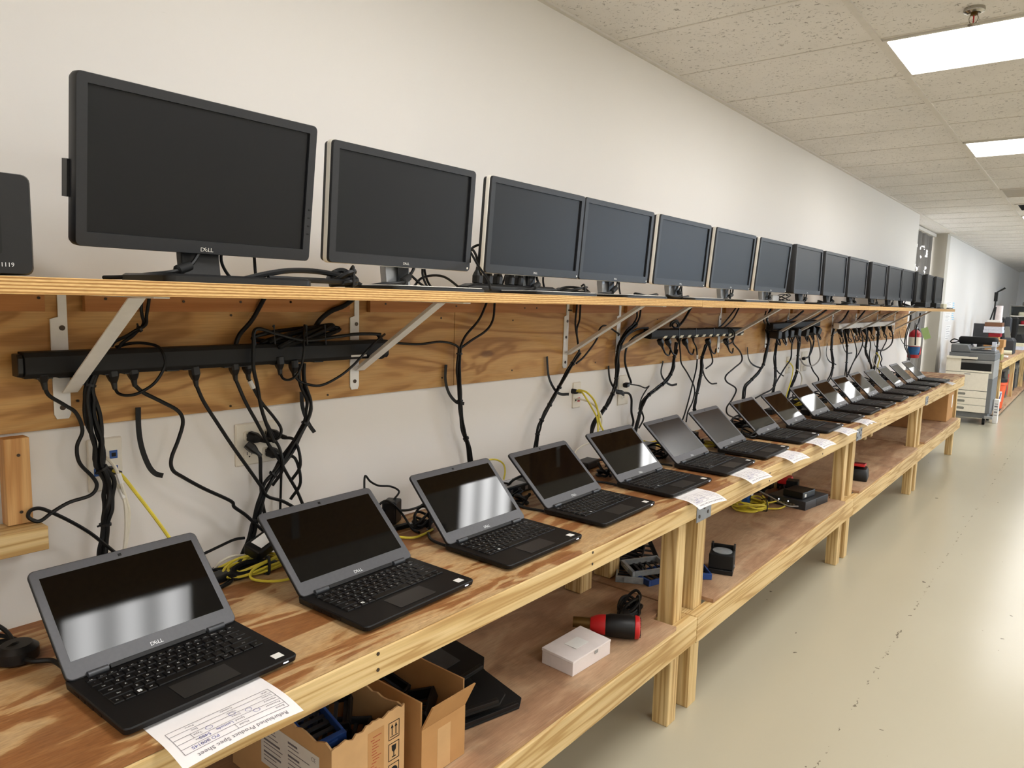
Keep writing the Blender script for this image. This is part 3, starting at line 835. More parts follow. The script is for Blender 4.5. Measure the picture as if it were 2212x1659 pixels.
mon_lab = ['first monitor, all-black with side buttons, by the black case', 'second monitor, silver-edged, left of the cluster of upright plugs', 'third monitor, silver-edged, the upright plugs standing beside its base', 'fourth monitor, silver-edged, bezel touching the third monitor', 'fifth monitor, silver-edged, above the yellow-socket power strip\'s near end', 'sixth monitor, silver-edged, third silver-rimmed before the black ones', 'seventh monitor, last one with a silver edge',
           'eighth monitor, the first black-sided one past the silver-edged ones', 'ninth monitor along the shelf, second of the black-sided ones', 'tenth monitor along the shelf, third of the black-sided ones', 'eleventh monitor along the shelf, above the grey power strip', 'twelfth monitor along the shelf, last but one in front of the white wall', 'thirteenth monitor along the shelf, just before the blind\'s bright spots', 'fourteenth monitor along the shelf, first in front of the grey blind', 'fifteenth monitor along the shelf, last but one', 'last monitor at the shelf\'s far end, white box beneath it']
mon_lab[1] = 'second monitor, silver-edged, knotted black cables before its stand'
mon_lab[5] = 'sixth monitor, silver-edged, last but one of the silver-edged ones'
MY = [(.772, 0), (1.317, 0), (1.881, 0), (2.382, 0), (2.931, .0), (3.489, 0), (4.056, 0), (4.686, .0), (5.279, 0), (5.875, 0), (6.54, 0), (7.15, 0), (7.70, 0), (8.28, 5), (8.86, 3), (9.44, 1)]
Mb = monitor(mon_lab[0], .497, .300, .062, .034, False, True, 7.0)
Ms = monitor(mon_lab[1], .497, .282, .062, .034, True, False, 4.0)
Mk = monitor(mon_lab[7], .530, .292, .060, .055, False)
for i, (y, yaw) in enumerate(MY):
    src = Mb if i == 0 else (Ms if i < 7 else Mk)
    loc = (.40, y, SZ); rz = math.radians(yaw)
    if i in (0, 1, 7): src.location = loc; src.rotation_euler = (0, 0, rz)
    else: dup(src, loc, rz, mon_lab[i])
# ------------------------------------------------------------------ cords on the wall
def W(pts, x=.05):
    out = []
    for p in pts:
        q = at(p[0], p[1], x=p[2] if len(p) > 2 else x)
        q.z = max(q.z, .652) if q.x > .035 else q.z
        out.append(q)
    return out
def plug_mesh(mb, p, d, s=1.0, roll=Vector((1, 0, 0))):
    """moulded plug: p at the socket, body along d"""
    d = Vector(d).normalized(); a = roll - d * roll.dot(d)
    a = a.normalized(); b = d.cross(a)
    def sec(t, w_, h_): return [tuple(Vector(p) + d * t + a * (u * w_) + b * (v * h_)) for u, v in ((-1, -.6), (-.6, -1), (.6, -1), (1, -.6), (1, .6), (.6, 1), (-.6, 1), (-1, .6))]
    mb.loops([sec(t * s, w_ * s, h_ * s) for t, w_, h_ in ((0, .013, .011), (.020, .0135, .0115), (.030, .009, .009), (.036, .0062, .0062), (.052, .0045, .0045))])
def cord(label, pts, r=.0036, mat='cord_black', x=.05, plug=None, plug_end=None, group=None, flat=None, name='power_cable', tagp=None, sub=6, cat='cord'):
    P = [p if isinstance(p, Vector) else None for p in pts]
    P = W(pts, x) if P[0] is None else P
    Q = crom(P, sub)
    t = thing(name, label, cat, P[0], 0, group)
    mb = MB().tube([q - P[0] for q in Q], r, 7, flat=flat)
    mb.build('cable', mat, t, smooth=True)
    if plug is not None:
        mb = MB(); plug_mesh(mb, Vector(plug) if not isinstance(plug, bool) else Vector((0, 0, .050)), (Q[1] - Q[0]) if isinstance(plug, bool) else (-Vector(plug)), 1.0)
        mb.build('plug', 'black_plastic', t, bev=.001)
    if plug_end:
        d = (Q[-2] - Q[-1]).normalized(); mb = MB(); plug_mesh(mb, Q[-1] - P[0] - d * .03, d)
        mb.build('plug', 'black_plastic', t, bev=.001)
    if tagp is not None:
        i = int(tagp * (len(Q) - 2)); d = (Q[i + 1] - Q[i]).normalized()
        MB().tube([Q[i] - P[0] - d * .012, Q[i] - P[0] + d * .012], r * 1.5, 7).build('cord_tag', 'label_white', t)
    return t
def bundle(label, pts, n=3, r=.0042, x=.05, ties=(.2, .5, .8), branches=(), seed=1, group=None, spread=1.15, mat='cord_black'):
    if seed >= 7: r *= .74; spread *= 1.2
    R_ = random.Random(seed)
    P = W(pts, x); Q = crom(P, 8); o0 = P[0]
    t = thing('cord_bundle', label, 'cord bundle', o0, 0, group)
    L = len(Q); ti = [int(a * (L - 1)) for a in ties]
    for k in range(n):
        ph = 2 * PI * k / n; tw = R_.uniform(2.0, 4.0)
        S = []
        for i, q in enumerate(Q):
            tg = (Q[min(i + 1, L - 1)] - Q[max(i - 1, 0)]).normalized()
            a = tg.cross(Vector((1, 0, 0))).normalized(); b = tg.cross(a)
            pinch = min([1.0] + [abs(i - j) / 7.0 for j in ti]); rad = r * spread * (.85 + 1.1 * pinch * (.5 + .5 * math.sin(i * .35 + k * 1.7)))
            if n == 1: rad = 0
            an = ph + tw * i / L
            S.append(q + a * (rad * math.cos(an)) + b * (rad * math.sin(an) * .8) - o0)
        MB().tube(S, r, 7).build('cable', mat, t, smooth=True)
    for br in branches:
        S = crom(W(br, x), 6); MB().tube([q - o0 for q in S], r, 7).build('cable', mat, t, smooth=True)
    for j in ti:
        tg = (Q[min(j + 1, L - 1)] - Q[max(j - 1, 0)]).normalized(); c = Q[j] - o0
        mb = MB(); mb.tube([c - tg * .0028, c + tg * .0028], r * (2.6 if n > 2 else 2.1), 10)
        s_ = tg.cross(Vector((1, 0, 0))).normalized()
        mb.tube([c + s_ * r * 1.6, c + s_ * r * 3.6 + Vector((.006, 0, 0))], .0026, 6)
        mb.build('cable_tie', 'black_plastic', t)
    return t

# --- long black power strip on the first two brackets
SA = thing('power_strip', 'long black power strip fixed below the shelf between the first two brackets', 'power strip', (.042, 1.02, 1.19), 0, 'power strips under the shelf')
ya, yb = .516 - 1.02, 1.53 - 1.02
MB().prism([(0, .0), (.036, .0), (.044, .010), (.044, .046), (.038, .056), (0, .056)], 'y', ya + .012, yb).build('body', 'black_matte', SA, bev=.0015)
MB().prism([(.002, .004), (.034, .004), (.040, .012), (.040, .044), (.035, .052), (.002, .052)], 'y', ya, ya + .0115).build('end_cap', 'black_plastic', SA, bev=.002)
for k, px in enumerate((97, 145, 243, 285, 375, 412, 498, 530, 602, 632, 690)):
    q = at(px, 800, x=.08)
    MB().box(.008, .036, q.y - 1.02 - .016, q.y - 1.02 + .016, -.0025, .001).build('socket', 'black_plastic', SA, bev=.001)
MB().box(.0441, .0446, .36, .42, .008, .014).build('rating_label', 'label_white', SA)

def yz(px, py, x): return at(px, py, x=x)
cords = [
 ('black flat cord from the strip\'s first plug, looping beside the timber ledge', [(97, 838), (107, 855), (140, 875), (165, 893), (178, 930), (166, 965), (172, 1000), (200, 1030), (209, 1050), (195, 1070), (150, 1085), (115, 1105), (85, 1126), (62, 1118), (66, 1103), (86, 1098), (112, 1107), (150, 1125), (190, 1148), (222, 1172), (250, 1195)], .0042, .07, True),
 ('thin black cord looping round over the front of the long power strip', [(248, 838, .07), (256, 850, .08), (276, 854, .1), (302, 848, .11), (335, 826, .12), (356, 790, .12), (353, 765, .12), (340, 748, .10), (310, 741, .07), (280, 742, .05), (250, 750, .03)], .0036, .08, True),
 ('black cord from the strip\'s third plug, swinging down across the bare wall', [(291, 832), (310, 848), (350, 868), (385, 888), (395, 912), (385, 950), (370, 990), (373, 1015), (396, 1031), (440, 1055), (498, 1082), (506, 1095), (530, 1112), (558, 1137), (590, 1165)], .0048, .07, True),
 ('black cord from the strip\'s middle plug, running slantwise behind the second laptop', [(424, 832), (440, 868), (472, 918), (503, 965), (535, 1010), (562, 1048), (578, 1072), (612, 1083), (650, 1105)], .0048, .07, True),
 ('black cord passing before the four-gang wall outlet to the second laptop', [(509, 820), (530, 868), (556, 915), (580, 960), (603, 993), (620, 1024), (642, 1062), (660, 1105)], .0048, .07, True),
 ('black cord with a white tag, dropping from the strip to the wall outlet', [(537, 818), (547, 838), (564, 868), (592, 902), (607, 926), (603, 944), (590, 950, .05), (570, 948, .03)], .0044, .06, True),
]
for i, (lb, pts, r, x, pl) in enumerate(cords):
    cord(lb, pts, r, 'cord_black', x, plug=Vector((-.0, -.006, .048)) if pl else None, group='cords of the long power strip', tagp=.12 if 'white tag' in lb else None)
cord('short black double cord hanging from the strip\'s last plugs and curling back up', [(605, 805, .08), (612, 818, .09), (626, 820, .1), (641, 810, .11), (651, 790, .11), (656, 760, .11), (656, 730, .1), (658, 702, .08)], .0036, 'cord_black', .09, plug=Vector((0, -.004, .045)), group='cords of the long power strip')
cord('long black cord looping from the strip\'s last plug up to its far end', [(636, 812, .08), (652, 826, .09), (690, 833, .11), (730, 815, .12), (762, 790, .12), (790, 760, .12), (815, 735, .11), (831, 722, .08)], .0038, 'cord_black', .1, plug=Vector((0, -.004, .045)), group='cords of the long power strip')
cord('thick black cord slanting from the shelf to the strip beside the big cable knot', [(573, 640), (545, 690), (518, 722), (508, 748)], .0062, 'cord_black', .045)
bundle('pair of black cords tied together from the shelf under the first monitor to the strip', [(314, 634), (313, 680), (310, 703), (290, 718), (262, 738), (245, 752)], 2, .0040, .045, (.5,), (), 2)
cord('thick black cord descending to the strip beside the second bracket', [(768, 642), (742, 661), (715, 672), (692, 690), (676, 715)], .0075, 'cord_black', .045)
bundle('heavy black cord bundle tied by the double network plate, behind the first laptop', [(212, 785), (194, 832), (191, 872), (203, 920), (210, 958), (215, 1000), (224, 1018), (235, 1048), (236, 1080), (228, 1118), (227, 1158), (222, 1200)], 4, .0052, .06, (.10, .52, .86), ([(200, 850), (214, 890), (219, 930), (217, 965), (216, 1000)],), 3, spread=1.3)
bundle('heavy black cord bundle crossing before the four-gang outlet behind the second laptop', [(653, 785), (656, 832), (668, 872), (664, 905), (640, 950), (612, 995), (590, 1025), (572, 1050), (562, 1090), (548, 1135), (537, 1180), (528, 1225)], 3, .0048, .065, (.3, .55, .8), ([(640, 950), (606, 1010), (585, 1040), (566, 1075), (542, 1145), (532, 1215)],), 4, spread=1.25)
cord('straight black cord dropping behind the second laptop beside the outlet', [(572, 905), (600, 960), (608, 985), (607, 1040), (605, 1110)], .0036, 'cord_black', .04)
cord('black cord from the outlet\'s lower plug, hanging down to the power brick', [(556, 978, .05), (562, 990), (563, 1030), (566, 1080), (573, 1115), (582, 1140)], .0052, 'cord_black', .045, plug=Vector((-.02, -.02, .025)))
cord('black cord falling from the coiled cable over the strip past the outlet', [(548, 728, .10), (547, 790, .10), (556, 835, .09), (564, 880, .08), (577, 920), (592, 955)], .0052, 'cord_black', .08)
# coiled power cord lying on the long strip
t = thing('cable_coil', 'fat coiled black cable tied on top of the long power strip', 'cable coil', at(640, 735, x=.06), 0)
o0 = t.location.copy()
R_ = random.Random(5)
for k in range(4):
    pts = []
    for j in range(16):
        a = 2 * PI * j / 16
        pts.append((640 + 6 * k + (94 - 13 * k) * math.cos(a), 724 - (10 + 4 * k) * math.cos(a) + (11 - k * 2.0) * math.sin(a) + (k % 2) * 7 - 3, .05 + .012 * k + .006 * math.sin(2 * a)))
    S = crom(W(pts + [pts[0]], .06), 5)[:-1]
    MB().tube([q - o0 for q in S], .0058, 7, closed=True).build('cable', 'cord_black', t, smooth=True)
S = crom(W([(550, 745, .10), (548, 720, .10), (560, 710, .10), (600, 722, .10), (660, 735, .10), (720, 728, .10), (765, 722, .1), (800, 721, .1), (822, 722, .1)], .09), 5)
MB().tube([q - o0 for q in S], .0050, 7).build('cable', 'cord_black', t, smooth=True)
for px in (590, 660, 700):
    S = W([(px, 705, .03), (px + 2, 703, .11), (px + 4, 742, .11), (px + 2, 745, .03)], .1)
    MB().tube([q - o0 for q in S], .0028, 6).build('cable_tie', 'black_plastic', t)
t = cord('black end loop of cord hanging behind the second bracket\'s strut', [(815, 722, .06), (828, 740, .07), (834, 760, .08), (824, 772, .08), (812, 768, .08), (815, 758, .08), (828, 752, .07)], .0055, 'cord_black', .07)
cord('black cord running level from the strip\'s far end to the third bundle', [(832, 738), (870, 742), (910, 743), (950, 738), (978, 743), (992, 755), (993, 790)], .0042, 'cord_black', .05)
bundle('slim forked cord bundle hanging alone on the bare wall above the third laptop', [(993, 752), (991, 800), (993, 850), (995, 890), (1001, 930), (1010, 958), (1018, 1000)], 3, .0045, .05, (.06, .4, .78), ([(1053, 650), (1035, 690), (1006, 725), (993, 754)], [(1069, 652), (1065, 690), (1050, 714), (1020, 734), (995, 752)]), 6)
bundle('forked cord bundle slanting from the third bracket down above the fourth laptop', [(1252, 762), (1228, 800), (1202, 848), (1180, 888), (1166, 918), (1160, 945), (1158, 975)], 3, .0058, .05, (.12, .3, .45, .62, .8), ([(1247, 656), (1243, 700), (1248, 735), (1252, 762)], [(1254, 656), (1252, 690), (1246, 715), (1251, 762)], [(1338, 722), (1310, 704), (1296, 710), (1288, 735), (1262, 770), (1245, 785)]), 7)
bundle('forked cord bundle sweeping behind the fourth bracket to the fifth laptop', [(1375, 700), (1352, 722), (1338, 745), (1334, 775), (1332, 810), (1328, 838), (1313, 872), (1296, 896), (1282, 920), (1276, 945)], 4, .0062, .05, (.28, .48, .6, .72), ([(1384, 670), (1380, 690), (1366, 712), (1340, 740)], [(1376, 672), (1374, 690), (1350, 725)], [(1400, 708), (1375, 712), (1350, 730), (1338, 760)]), 8)
cord('black cord hanging to the loose plug beside the wall outlet', [(1396, 716), (1370, 728), (1354, 750), (1350, 780), (1356, 805), (1363, 826), (1357, 830)], .0055, 'cord_black', .055, plug_end=True)
cord('thin black cord from the hanging plug across to the sixth laptop\'s bundle', [(1362, 830), (1380, 833), (1394, 838), (1402, 834), (1396, 842), (1385, 862), (1380, 885)], .0034, 'cord_black', .055)
cord('black cord dropping from the lower outlet plug behind the fifth laptop', [(1345, 848), (1358, 850), (1364, 862), (1364, 890), (1368, 912), (1360, 935)], .0058, 'cord_black', .045, plug=Vector((-.012, -.03, .005)))
bundle('tied cord bundle from the yellow-socket strip bending behind the sixth laptop', [(1462, 740), (1456, 775), (1452, 800), (1440, 822), (1420, 838), (1400, 855), (1387, 875), (1380, 900), (1372, 935)], 4, .0058, .06, (.12, .3, .45, .62, .85), ([(1386, 888), (1390, 905), (1380, 925)],), 9)
cord('thin black cord from the yellow-socket strip crossing down to the seventh laptop', [(1468, 745), (1470, 765), (1472, 785), (1486, 808), (1500, 838), (1497, 865), (1486, 890), (1482, 912)], .0042, 'cord_black', .06, plug=Vector((0, -.02, .05)))
cord('thin black cord with a white sleeve hanging from the yellow-socket strip', [(1498, 738), (1505, 755), (1505, 790), (1496, 830), (1486, 870), (1475, 905), (1462, 930)], .0042, 'cord_black', .06, plug=Vector((0, -.02, .05)), tagp=.28)
bundle('forked cord bundle behind the seventh laptop, tied four times', [(1526, 745), (1516, 775), (1515, 800), (1510, 830), (1503, 860), (1500, 885), (1512, 910)], 4, .0060, .06, (.15, .4, .62, .85), ([(1530, 745), (1538, 770), (1538, 785), (1525, 796)], [(1516, 790), (1522, 812), (1535, 828), (1548, 828)]), 10)
cord('wavy black cord snaking from the strip\'s far plug to the eighth laptop', [(1584, 742), (1600, 762), (1602, 780), (1586, 795), (1568, 812), (1570, 825), (1590, 840), (1582, 862), (1570, 880), (1572, 895), (1590, 910), (1600, 922)], .0050, 'cord_black', .06, plug=Vector((0, -.03, .05)))
cord('thin black loop hanging over the far end of the yellow-socket strip', [(1565, 735, .1), (1572, 743, .11), (1582, 738, .12), (1587, 722, .12), (1580, 710, .11), (1570, 708, .09)], .0042, 'cord_black', .1)
cord('pair-like thin black cord running from the shelf onto the yellow-socket strip', [(1590, 665), (1575, 685), (1560, 702), (1547, 712)], .0048, 'cord_black', .06)
cord('second thin black cord beside it, from the shelf to the yellow-socket strip\'s far end', [(1596, 666), (1584, 688), (1566, 706), (1552, 714)], .0048, 'cord_black', .055)
cord('thick black cord rising from the yellow-socket strip\'s loop to the shelf', [(1468, 702), (1475, 694), (1484, 680), (1493, 664)], .0068, 'cord_black', .06)
t = cord('small black double loop standing on the yellow-socket strip', [(1448, 706), (1450, 697), (1460, 692), (1467, 698), (1466, 706), (1458, 708), (1452, 702), (1458, 696), (1464, 701), (1462, 710)], .0052, 'cord_black', .07)
# far bundles
bundle('cord bundle from the plug cluster, forking behind the ninth laptop', [(1657, 712), (1660, 735), (1655, 760), (1650, 785), (1640, 802), (1622, 822), (1609, 838), (1605, 862)], 4, .0062, .06, (.2, .45, .7), ([(1652, 700), (1650, 690), (1655, 672)],), 11)
bundle('cord bundle dropping under the plug cluster behind the tenth laptop', [(1683, 715), (1678, 740), (1674, 768), (1675, 795), (1674, 820), (1670, 845), (1664, 868)], 3, .0065, .06, (.2, .5, .75), ([(1675, 795), (1682, 805), (1692, 812)],), 12)
cord('black cord hooking down from the plug cluster to the tenth laptop\'s bundle', [(1718, 725), (1712, 738), (1710, 752), (1708, 775), (1695, 795), (1680, 820), (1668, 840), (1650, 850), (1632, 860)], .0055, 'cord_black', .06)
bundle('heavy tied cord bundle with yellow lines, under the far part of the plug cluster', [(1728, 715), (1725, 745), (1723, 775), (1722, 800), (1714, 822), (1705, 845), (1698, 868)], 5, .0068, .06, (.3, .55, .8), (), 13)
cord('black looping cord reaching the dark plug on the wall outlet', [(1755, 712), (1758, 735), (1754, 755), (1747, 770), (1738, 774)], .0062, 'cord_black', .06, plug_end=True)
cord('grey cord in a wide loop hanging past the far wall outlet', [(1762, 712), (1768, 740), (1772, 765), (1768, 780), (1755, 790), (1738, 788), (1728, 775)], .0058, 'cord_grey', .06)
cord('black cord wavering down beside the grey loop', [(1742, 718), (1752, 745), (1748, 775), (1756, 800), (1768, 818), (1764, 832)], .0055, 'cord_black', .06)
bundle('cord bundle at the near end of the grey strip, behind the thirteenth laptop', [(1804, 700), (1798, 725), (1796, 755), (1800, 782), (1796, 806), (1785, 828)], 4, .0068, .06, (.2, .4, .7), (), 14)
cord('short black cord from the shelf to the near end of the grey strip', [(1833, 672), (1822, 690), (1806, 702)], .008, 'cord_black', .07)
bundle('cord bundle crossing below the grey strip\'s first plugs', [(1822, 708), (1828, 735), (1830, 760), (1828, 790), (1828, 815)], 3, .0070, .06, (.4, .7), ([(1838, 712), (1848, 745), (1850, 765), (1842, 785), (1832, 805)],), 15)
cord('slanting black cord from the grey strip meeting the crossed bundle', [(1858, 705), (1864, 735), (1858, 758), (1842, 785), (1832, 810)], .0058, 'cord_black', .07)
bundle('cord bundle under the grey strip\'s middle, behind the fifteenth laptop', [(1875, 702), (1872, 735), (1870, 760), (1880, 785), (1884, 802)], 3, .0072, .06, (.4, .7), ([(1866, 712), (1880, 740), (1878, 770), (1886, 800)],), 16)
bundle('tied cord bundle with a grey knot below the grey strip\'s far half', [(1898, 705), (1896, 735), (1894, 760), (1890, 785), (1888, 800)], 3, .0072, .06, (.4, .8), (), 17)
cord('black cord in a wide hook from the grey strip\'s far end to the knot', [(1918, 698), (1928, 720), (1926, 742), (1912, 755), (1898, 757)], .0075, 'cord_black', .07)
cord('thin wavering black cord under the grey strip near the last laptops', [(1905, 710), (1915, 732), (1908, 750), (1902, 762), (1905, 775), (1902, 785), (1907, 795)], .0058, 'cord_black', .06)
bundle('last long cord bundle hanging past the extinguisher to the last laptop', [(1967, 674), (1966, 695), (1958, 720), (1956, 745), (1964, 770), (1962, 785), (1968, 795)], 2, .0085, .10, (.4,), (), 18)
cord('black cord hanging in front of the extinguisher\'s neck', [(1988, 676), (1985, 695), (1980, 705), (1978, 725), (1977, 745)], .009, 'cord_black', .12)
# hook-and-loop straps
straps = [('wide black fabric strap nailed above the four-gang outlet, hanging to a flick', [(298, 880), (299, 930), (305, 970), (317, 1005), (328, 1020), (340, 1023)], .0062),
          ('black fabric strap dangling crosswise before the second tied bundle', [(651, 846), (652, 880), (660, 912), (667, 931)], .0060),
          ('black fabric strap curling beside the lone forked bundle above the third laptop', [(963, 788), (961, 820), (966, 848), (978, 867), (990, 870)], .0058),
          ('black fabric strap tucked behind the bundle above the fourth laptop', [(1181, 770), (1184, 812), (1193, 838), (1203, 850), (1217, 850)], .0060),
          ('black fabric strap hooking toward the wall outlet\'s loose plugs', [(1314, 790), (1316, 820), (1324, 840), (1337, 852)], .0060),
          ('black fabric strap curling at the bend of the sixth laptop\'s bundle', [(1432, 780), (1427, 805), (1433, 822), (1443, 831), (1452, 829)], .0058),
          ('thin black fabric strap on the board before the plug cluster', [(1614, 750), (1616, 775), (1623, 788), (1636, 795)], .0055),
          ('thin black strap curling below the grey strip\'s near end', [(1787, 742), (1784, 765), (1788, 780), (1799, 787)], .0055),
          ('thin black strap hanging from the board under the grey strip', [(1820, 732), (1821, 750), (1826, 762), (1834, 762)], .0055),
          ('thin black strap between the grey strip\'s middle bundles', [(1863, 727), (1862, 745), (1867, 758)], .0055),
          ('thin black strap by the knot below the grey strip', [(1887, 725), (1888, 745), (1894, 757)], .0055),
          ('last thin black strap near the board\'s far end', [(1943, 715), (1945, 732), (1952, 745), (1957, 747)], .0058)]
for lb, pts, r in straps:
    P = crom(W(pts, .028), 6); o0 = P[0]
    mb = MB()
    vs = []; n_ = len(P)
    for i, q in enumerate(P):
        tg = (P[min(i + 1, n_ - 1)] - P[max(i - 1, 0)]).normalized(); s_ = tg.cross(Vector((1, 0, 0))).normalized()
        cv = .03 * (i / n_) ** 2
        for sg, dx in ((-1, 0), (1, 0), (1, .0022), (-1, .0022)): vs.append([q - o0 + s_ * (sg * r) + Vector((dx + cv, 0, 0))])
    ls = [[tuple(vs[4 * i + j][0]) for j in range(4)] for i in range(n_)]
    o = mb.loops(ls).build('hanging_strap', 'black_matte', None, org=(0, 0, 0)); o.location = o0
    tag(o, lb, 'cable strap', 'fabric cable straps')

# yellow-socket strip
SBs = thing('power_strip', 'black power strip with a row of pale yellow sockets, hanging behind the fifth strut', 'power strip', at(1500, 720, x=.08), 0, 'power strips under the shelf')
o0 = SBs.location.copy(); p0 = at(1398, 722, x=.08); p1 = at(1598, 716, x=.08)
def along(f): return p0.lerp(p1, f) - o0
A_, B_ = p0 - o0, p1 - o0
prof = [(-.022, -.020), (.020, -.024), (.026, -.012), (.026, .020), (.018, .026), (-.022, .026)]
MB().loops([[(A_.x + a, A_.y, A_.z + b) for a, b in prof], [(B_.x + a, B_.y, B_.z + b) for a, b in prof]]).build('body', 'black_matte', SBs, bev=.0015)
for k in range(12):
    q = along(.12 + .078 * k)
    MB().prism([(q.y - .026, q.z - .0215), (q.y + .010, q.z - .0215), (q.y + .026, q.z - .009), (q.y - .008, q.z - .009)], 'x', q.x + .019, q.x + .0275).build('socket', 'cream_plastic', SBs)
for k in (.25, .42, .62, .8):
    q = along(k); MB().box(q.x - .024, q.x + .0275, q.y - .003, q.y + .003, q.z - .026, q.z + .0275).build('cable_tie', 'black_plastic', SBs)
for i, (px, ln, lb) in enumerate(((1425, .06, 'first pair of black plugs in the yellow-socket strip, cord curled up'), (1441, .05, 'tilted black plug in the yellow-socket strip\'s third socket'), (1478, .055, 'fat black plug under the tie in the yellow-socket strip'), (1528, .05, 'black plug in the yellow-socket strip feeding the forked bundle'), (1567, .05, 'black plug in the yellow-socket strip\'s last but one socket'))):
    q = at(px, 733, x=.085)
    t = thing('power_plug', lb, 'plug', q, 0, 'plugs in the yellow-socket strip')
    mb = MB(); plug_mesh(mb, (0, 0, 0), (.01, .035, -.06), 1.15); mb.build('body', 'black_plastic', t, bev=.001)
    mb = MB(); mb.tube(crom([Vector((.009, .030, -.052)), Vector((.012, .05, -.075)), Vector((.012, .09, -.085)), Vector((.0, .13, -.06))], 5), .0045, 6); mb.build('cable', 'cord_black', t, smooth=True)
# plug cluster strip
t = thing('power_strip', 'power strip hidden under a cluster of black adapters beneath the seventh monitor', 'power strip', at(1712, 702, x=.07), 0, 'power strips under the shelf')
o0 = t.location.copy(); p0 = at(1662, 706, x=.07) - o0; p1 = at(1765, 698, x=.07) - o0
MB().loops([[(p0.x + a, p0.y, p0.z + b) for a, b in prof], [(p1.x + a, p1.y, p1.z + b) for a, b in prof]]).build('body', 'black_matte', t, bev=.0015)
R_ = random.Random(11)
for i, f in enumerate((.03, .14, .27, .42, .6, .74, .9)):
    q = p0.lerp(p1, f) + o0
    a = thing('power_adapter', ['boxy black adapter at the near end of the plug cluster', 'black adapter tilted forward, second in the plug cluster', 'black adapter with a bowed cord, third in the plug cluster', 'hanging black adapter, fourth in the plug cluster', 'black adapter at the middle bracket, fifth in the plug cluster', 'long black adapter, sixth in the plug cluster', 'last dark adapter hanging at the far end of the plug cluster'][i], 'power adapter', q + Vector((.02, 0, -.026)), 0, 'adapters in the plug cluster')
    mt = Matrix.Rotation(R_.uniform(-.4, .4), 4, 'X') @ Matrix.Rotation(R_.uniform(-.3, .3), 4, 'Y')
    MB().box(-.02, .05, -.035, .035, -.055, .0, mt).build('body', 'black_plastic', a, bev=.006)
    MB().tube(crom([Vector((.02, 0, -.05)), Vector((.03, .03, -.09)), Vector((.02, .10, -.10)), Vector((.0, .12, -.06))], 5), .005, 6).build('cable', 'cord_black', a, smooth=True)
# grey strip
t = thing('power_strip', 'long pale grey power strip full of black plugs near the shelf\'s far end', 'power strip', at(1870, 702, x=.08), 0, 'power strips under the shelf')
o0 = t.location.copy(); p0 = at(1806, 705, x=.08) - o0; p1 = at(1928, 698, x=.08) - o0
MB().loops([[(p0.x + a, p0.y, p0.z + b) for a, b in prof], [(p1.x + a, p1.y, p1.z + b) for a, b in prof]]).build('body', 'bracket_white', t, bev=.0015)
GP = ['first', 'second', 'third', 'fourth', 'fifth', 'sixth', 'seventh', 'eighth', 'ninth']
for i, f in enumerate((.04, .16, .27, .34, .42, .55, .66, .80, .93)):
    q = p0.lerp(p1, f) + o0
    a = thing('power_plug', '%s black plug counted along the pale grey power strip' % GP[i], 'plug', q + Vector((.004, 0, -.026)), 0, 'plugs in the grey strip')
    mb = MB(); plug_mesh(mb, (0, 0, 0), (.02, .03 * (-1) ** i, -.06), 1.5); mb.build('body', 'black_plastic', a, bev=.001)
    MB().tube(crom([Vector((.024, .038 * (-1) ** i, -.072)), Vector((.03, .06, -.11)), Vector((.0, .10, -.12)), Vector((-.02, .12, -.08))], 5), .0045, 6).build('cable', 'cord_black', a, smooth=True)

# cords from the shelf top slipping behind to the strips further on
for lb, pts, r in (('black cord from the shelf onto the near end of the plug cluster', [(1665, 668), (1656, 688), (1662, 702)], .007), ('black cord from the shelf onto the plug cluster\'s middle', [(1735, 672), (1715, 688), (1698, 696)], .008), ('black cord from the shelf onto the plug cluster\'s far adapters', [(1785, 670), (1765, 684), (1745, 694)], .008), ('black cord from the shelf into the middle of the grey strip', [(1868, 672), (1855, 688), (1848, 698)], .008), ('black cord slung along the last struts under the shelf\'s far end', [(1935, 674), (1912, 682), (1900, 695)], .008)):
    cord(lb, pts, r, 'cord_black', .07)

# ------------------------------------------------------------------ wall plates
def plate(label, c, w_, h_, jacks=(), recs=(), mat='white_plastic'):
    t = thing('wall_outlet', label, 'wall outlet', c, 0, 'wall plates')
    MB().loops([[(.0005, a, b) for a, b in rrect(w_, h_, .004, 3)], [(.004, a, b) for a, b in rrect(w_, h_, .004, 3)], [(.0065, a * .94, b * .95) for a, b in rrect(w_, h_, .004, 3)]]).build('plate', mat, t)
    for (a, b, m_) in jacks:
        MB().box(.0066, .0085, a - .009, a + .009, b - .010, b + .010).build('jack', m_, t, bev=.0006)
        MB().box(.0086, .0089, a - .005, a + .005, b - .005, b + .004).build('jack_opening', 'ink_dark', t)
    for (a, b) in recs:
        o = MB().loops([[(.0066, p, q) for p, q in rrect(.034, .028, .008, 4, a, b)], [(.0085, p, q) for p, q in rrect(.033, .027, .008, 4, a, b)]]).build('receptacle', mat, t)
        MB().box(.0086, .0089, a - .008, a - .006, b - .002, b + .007).box(.0086, .0089, a + .006, a + .008, b - .002, b + .007).cyl((.0086, a, b - .007), (.0089, a, b - .007), .0025, 8).build('slots', 'ink_dark', o)
    return t
def pl_at(px, py): q = at(px, py, x=0.0); return (0.0, q.y, q.z)
c = pl_at(226, 1002)
plate('white double network wall plate behind the first laptop\'s cord bundle', c, .078, .128, ((.018, .022, 'jack_blue'), (.018, -.016, 'jack_blue'), (-.018, .022, 'white_plastic'), (-.018, -.016, 'jack_blue')))
c4 = pl_at(553, 956)
P4 = plate('white four-gang power outlet with black plugs above the second laptop', c4, .132, .120, (), ((-.026, .024), (.032, .024), (-.026, -.028), (.032, -.028)), 'ivory_plastic')
c = pl_at(1244, 853)
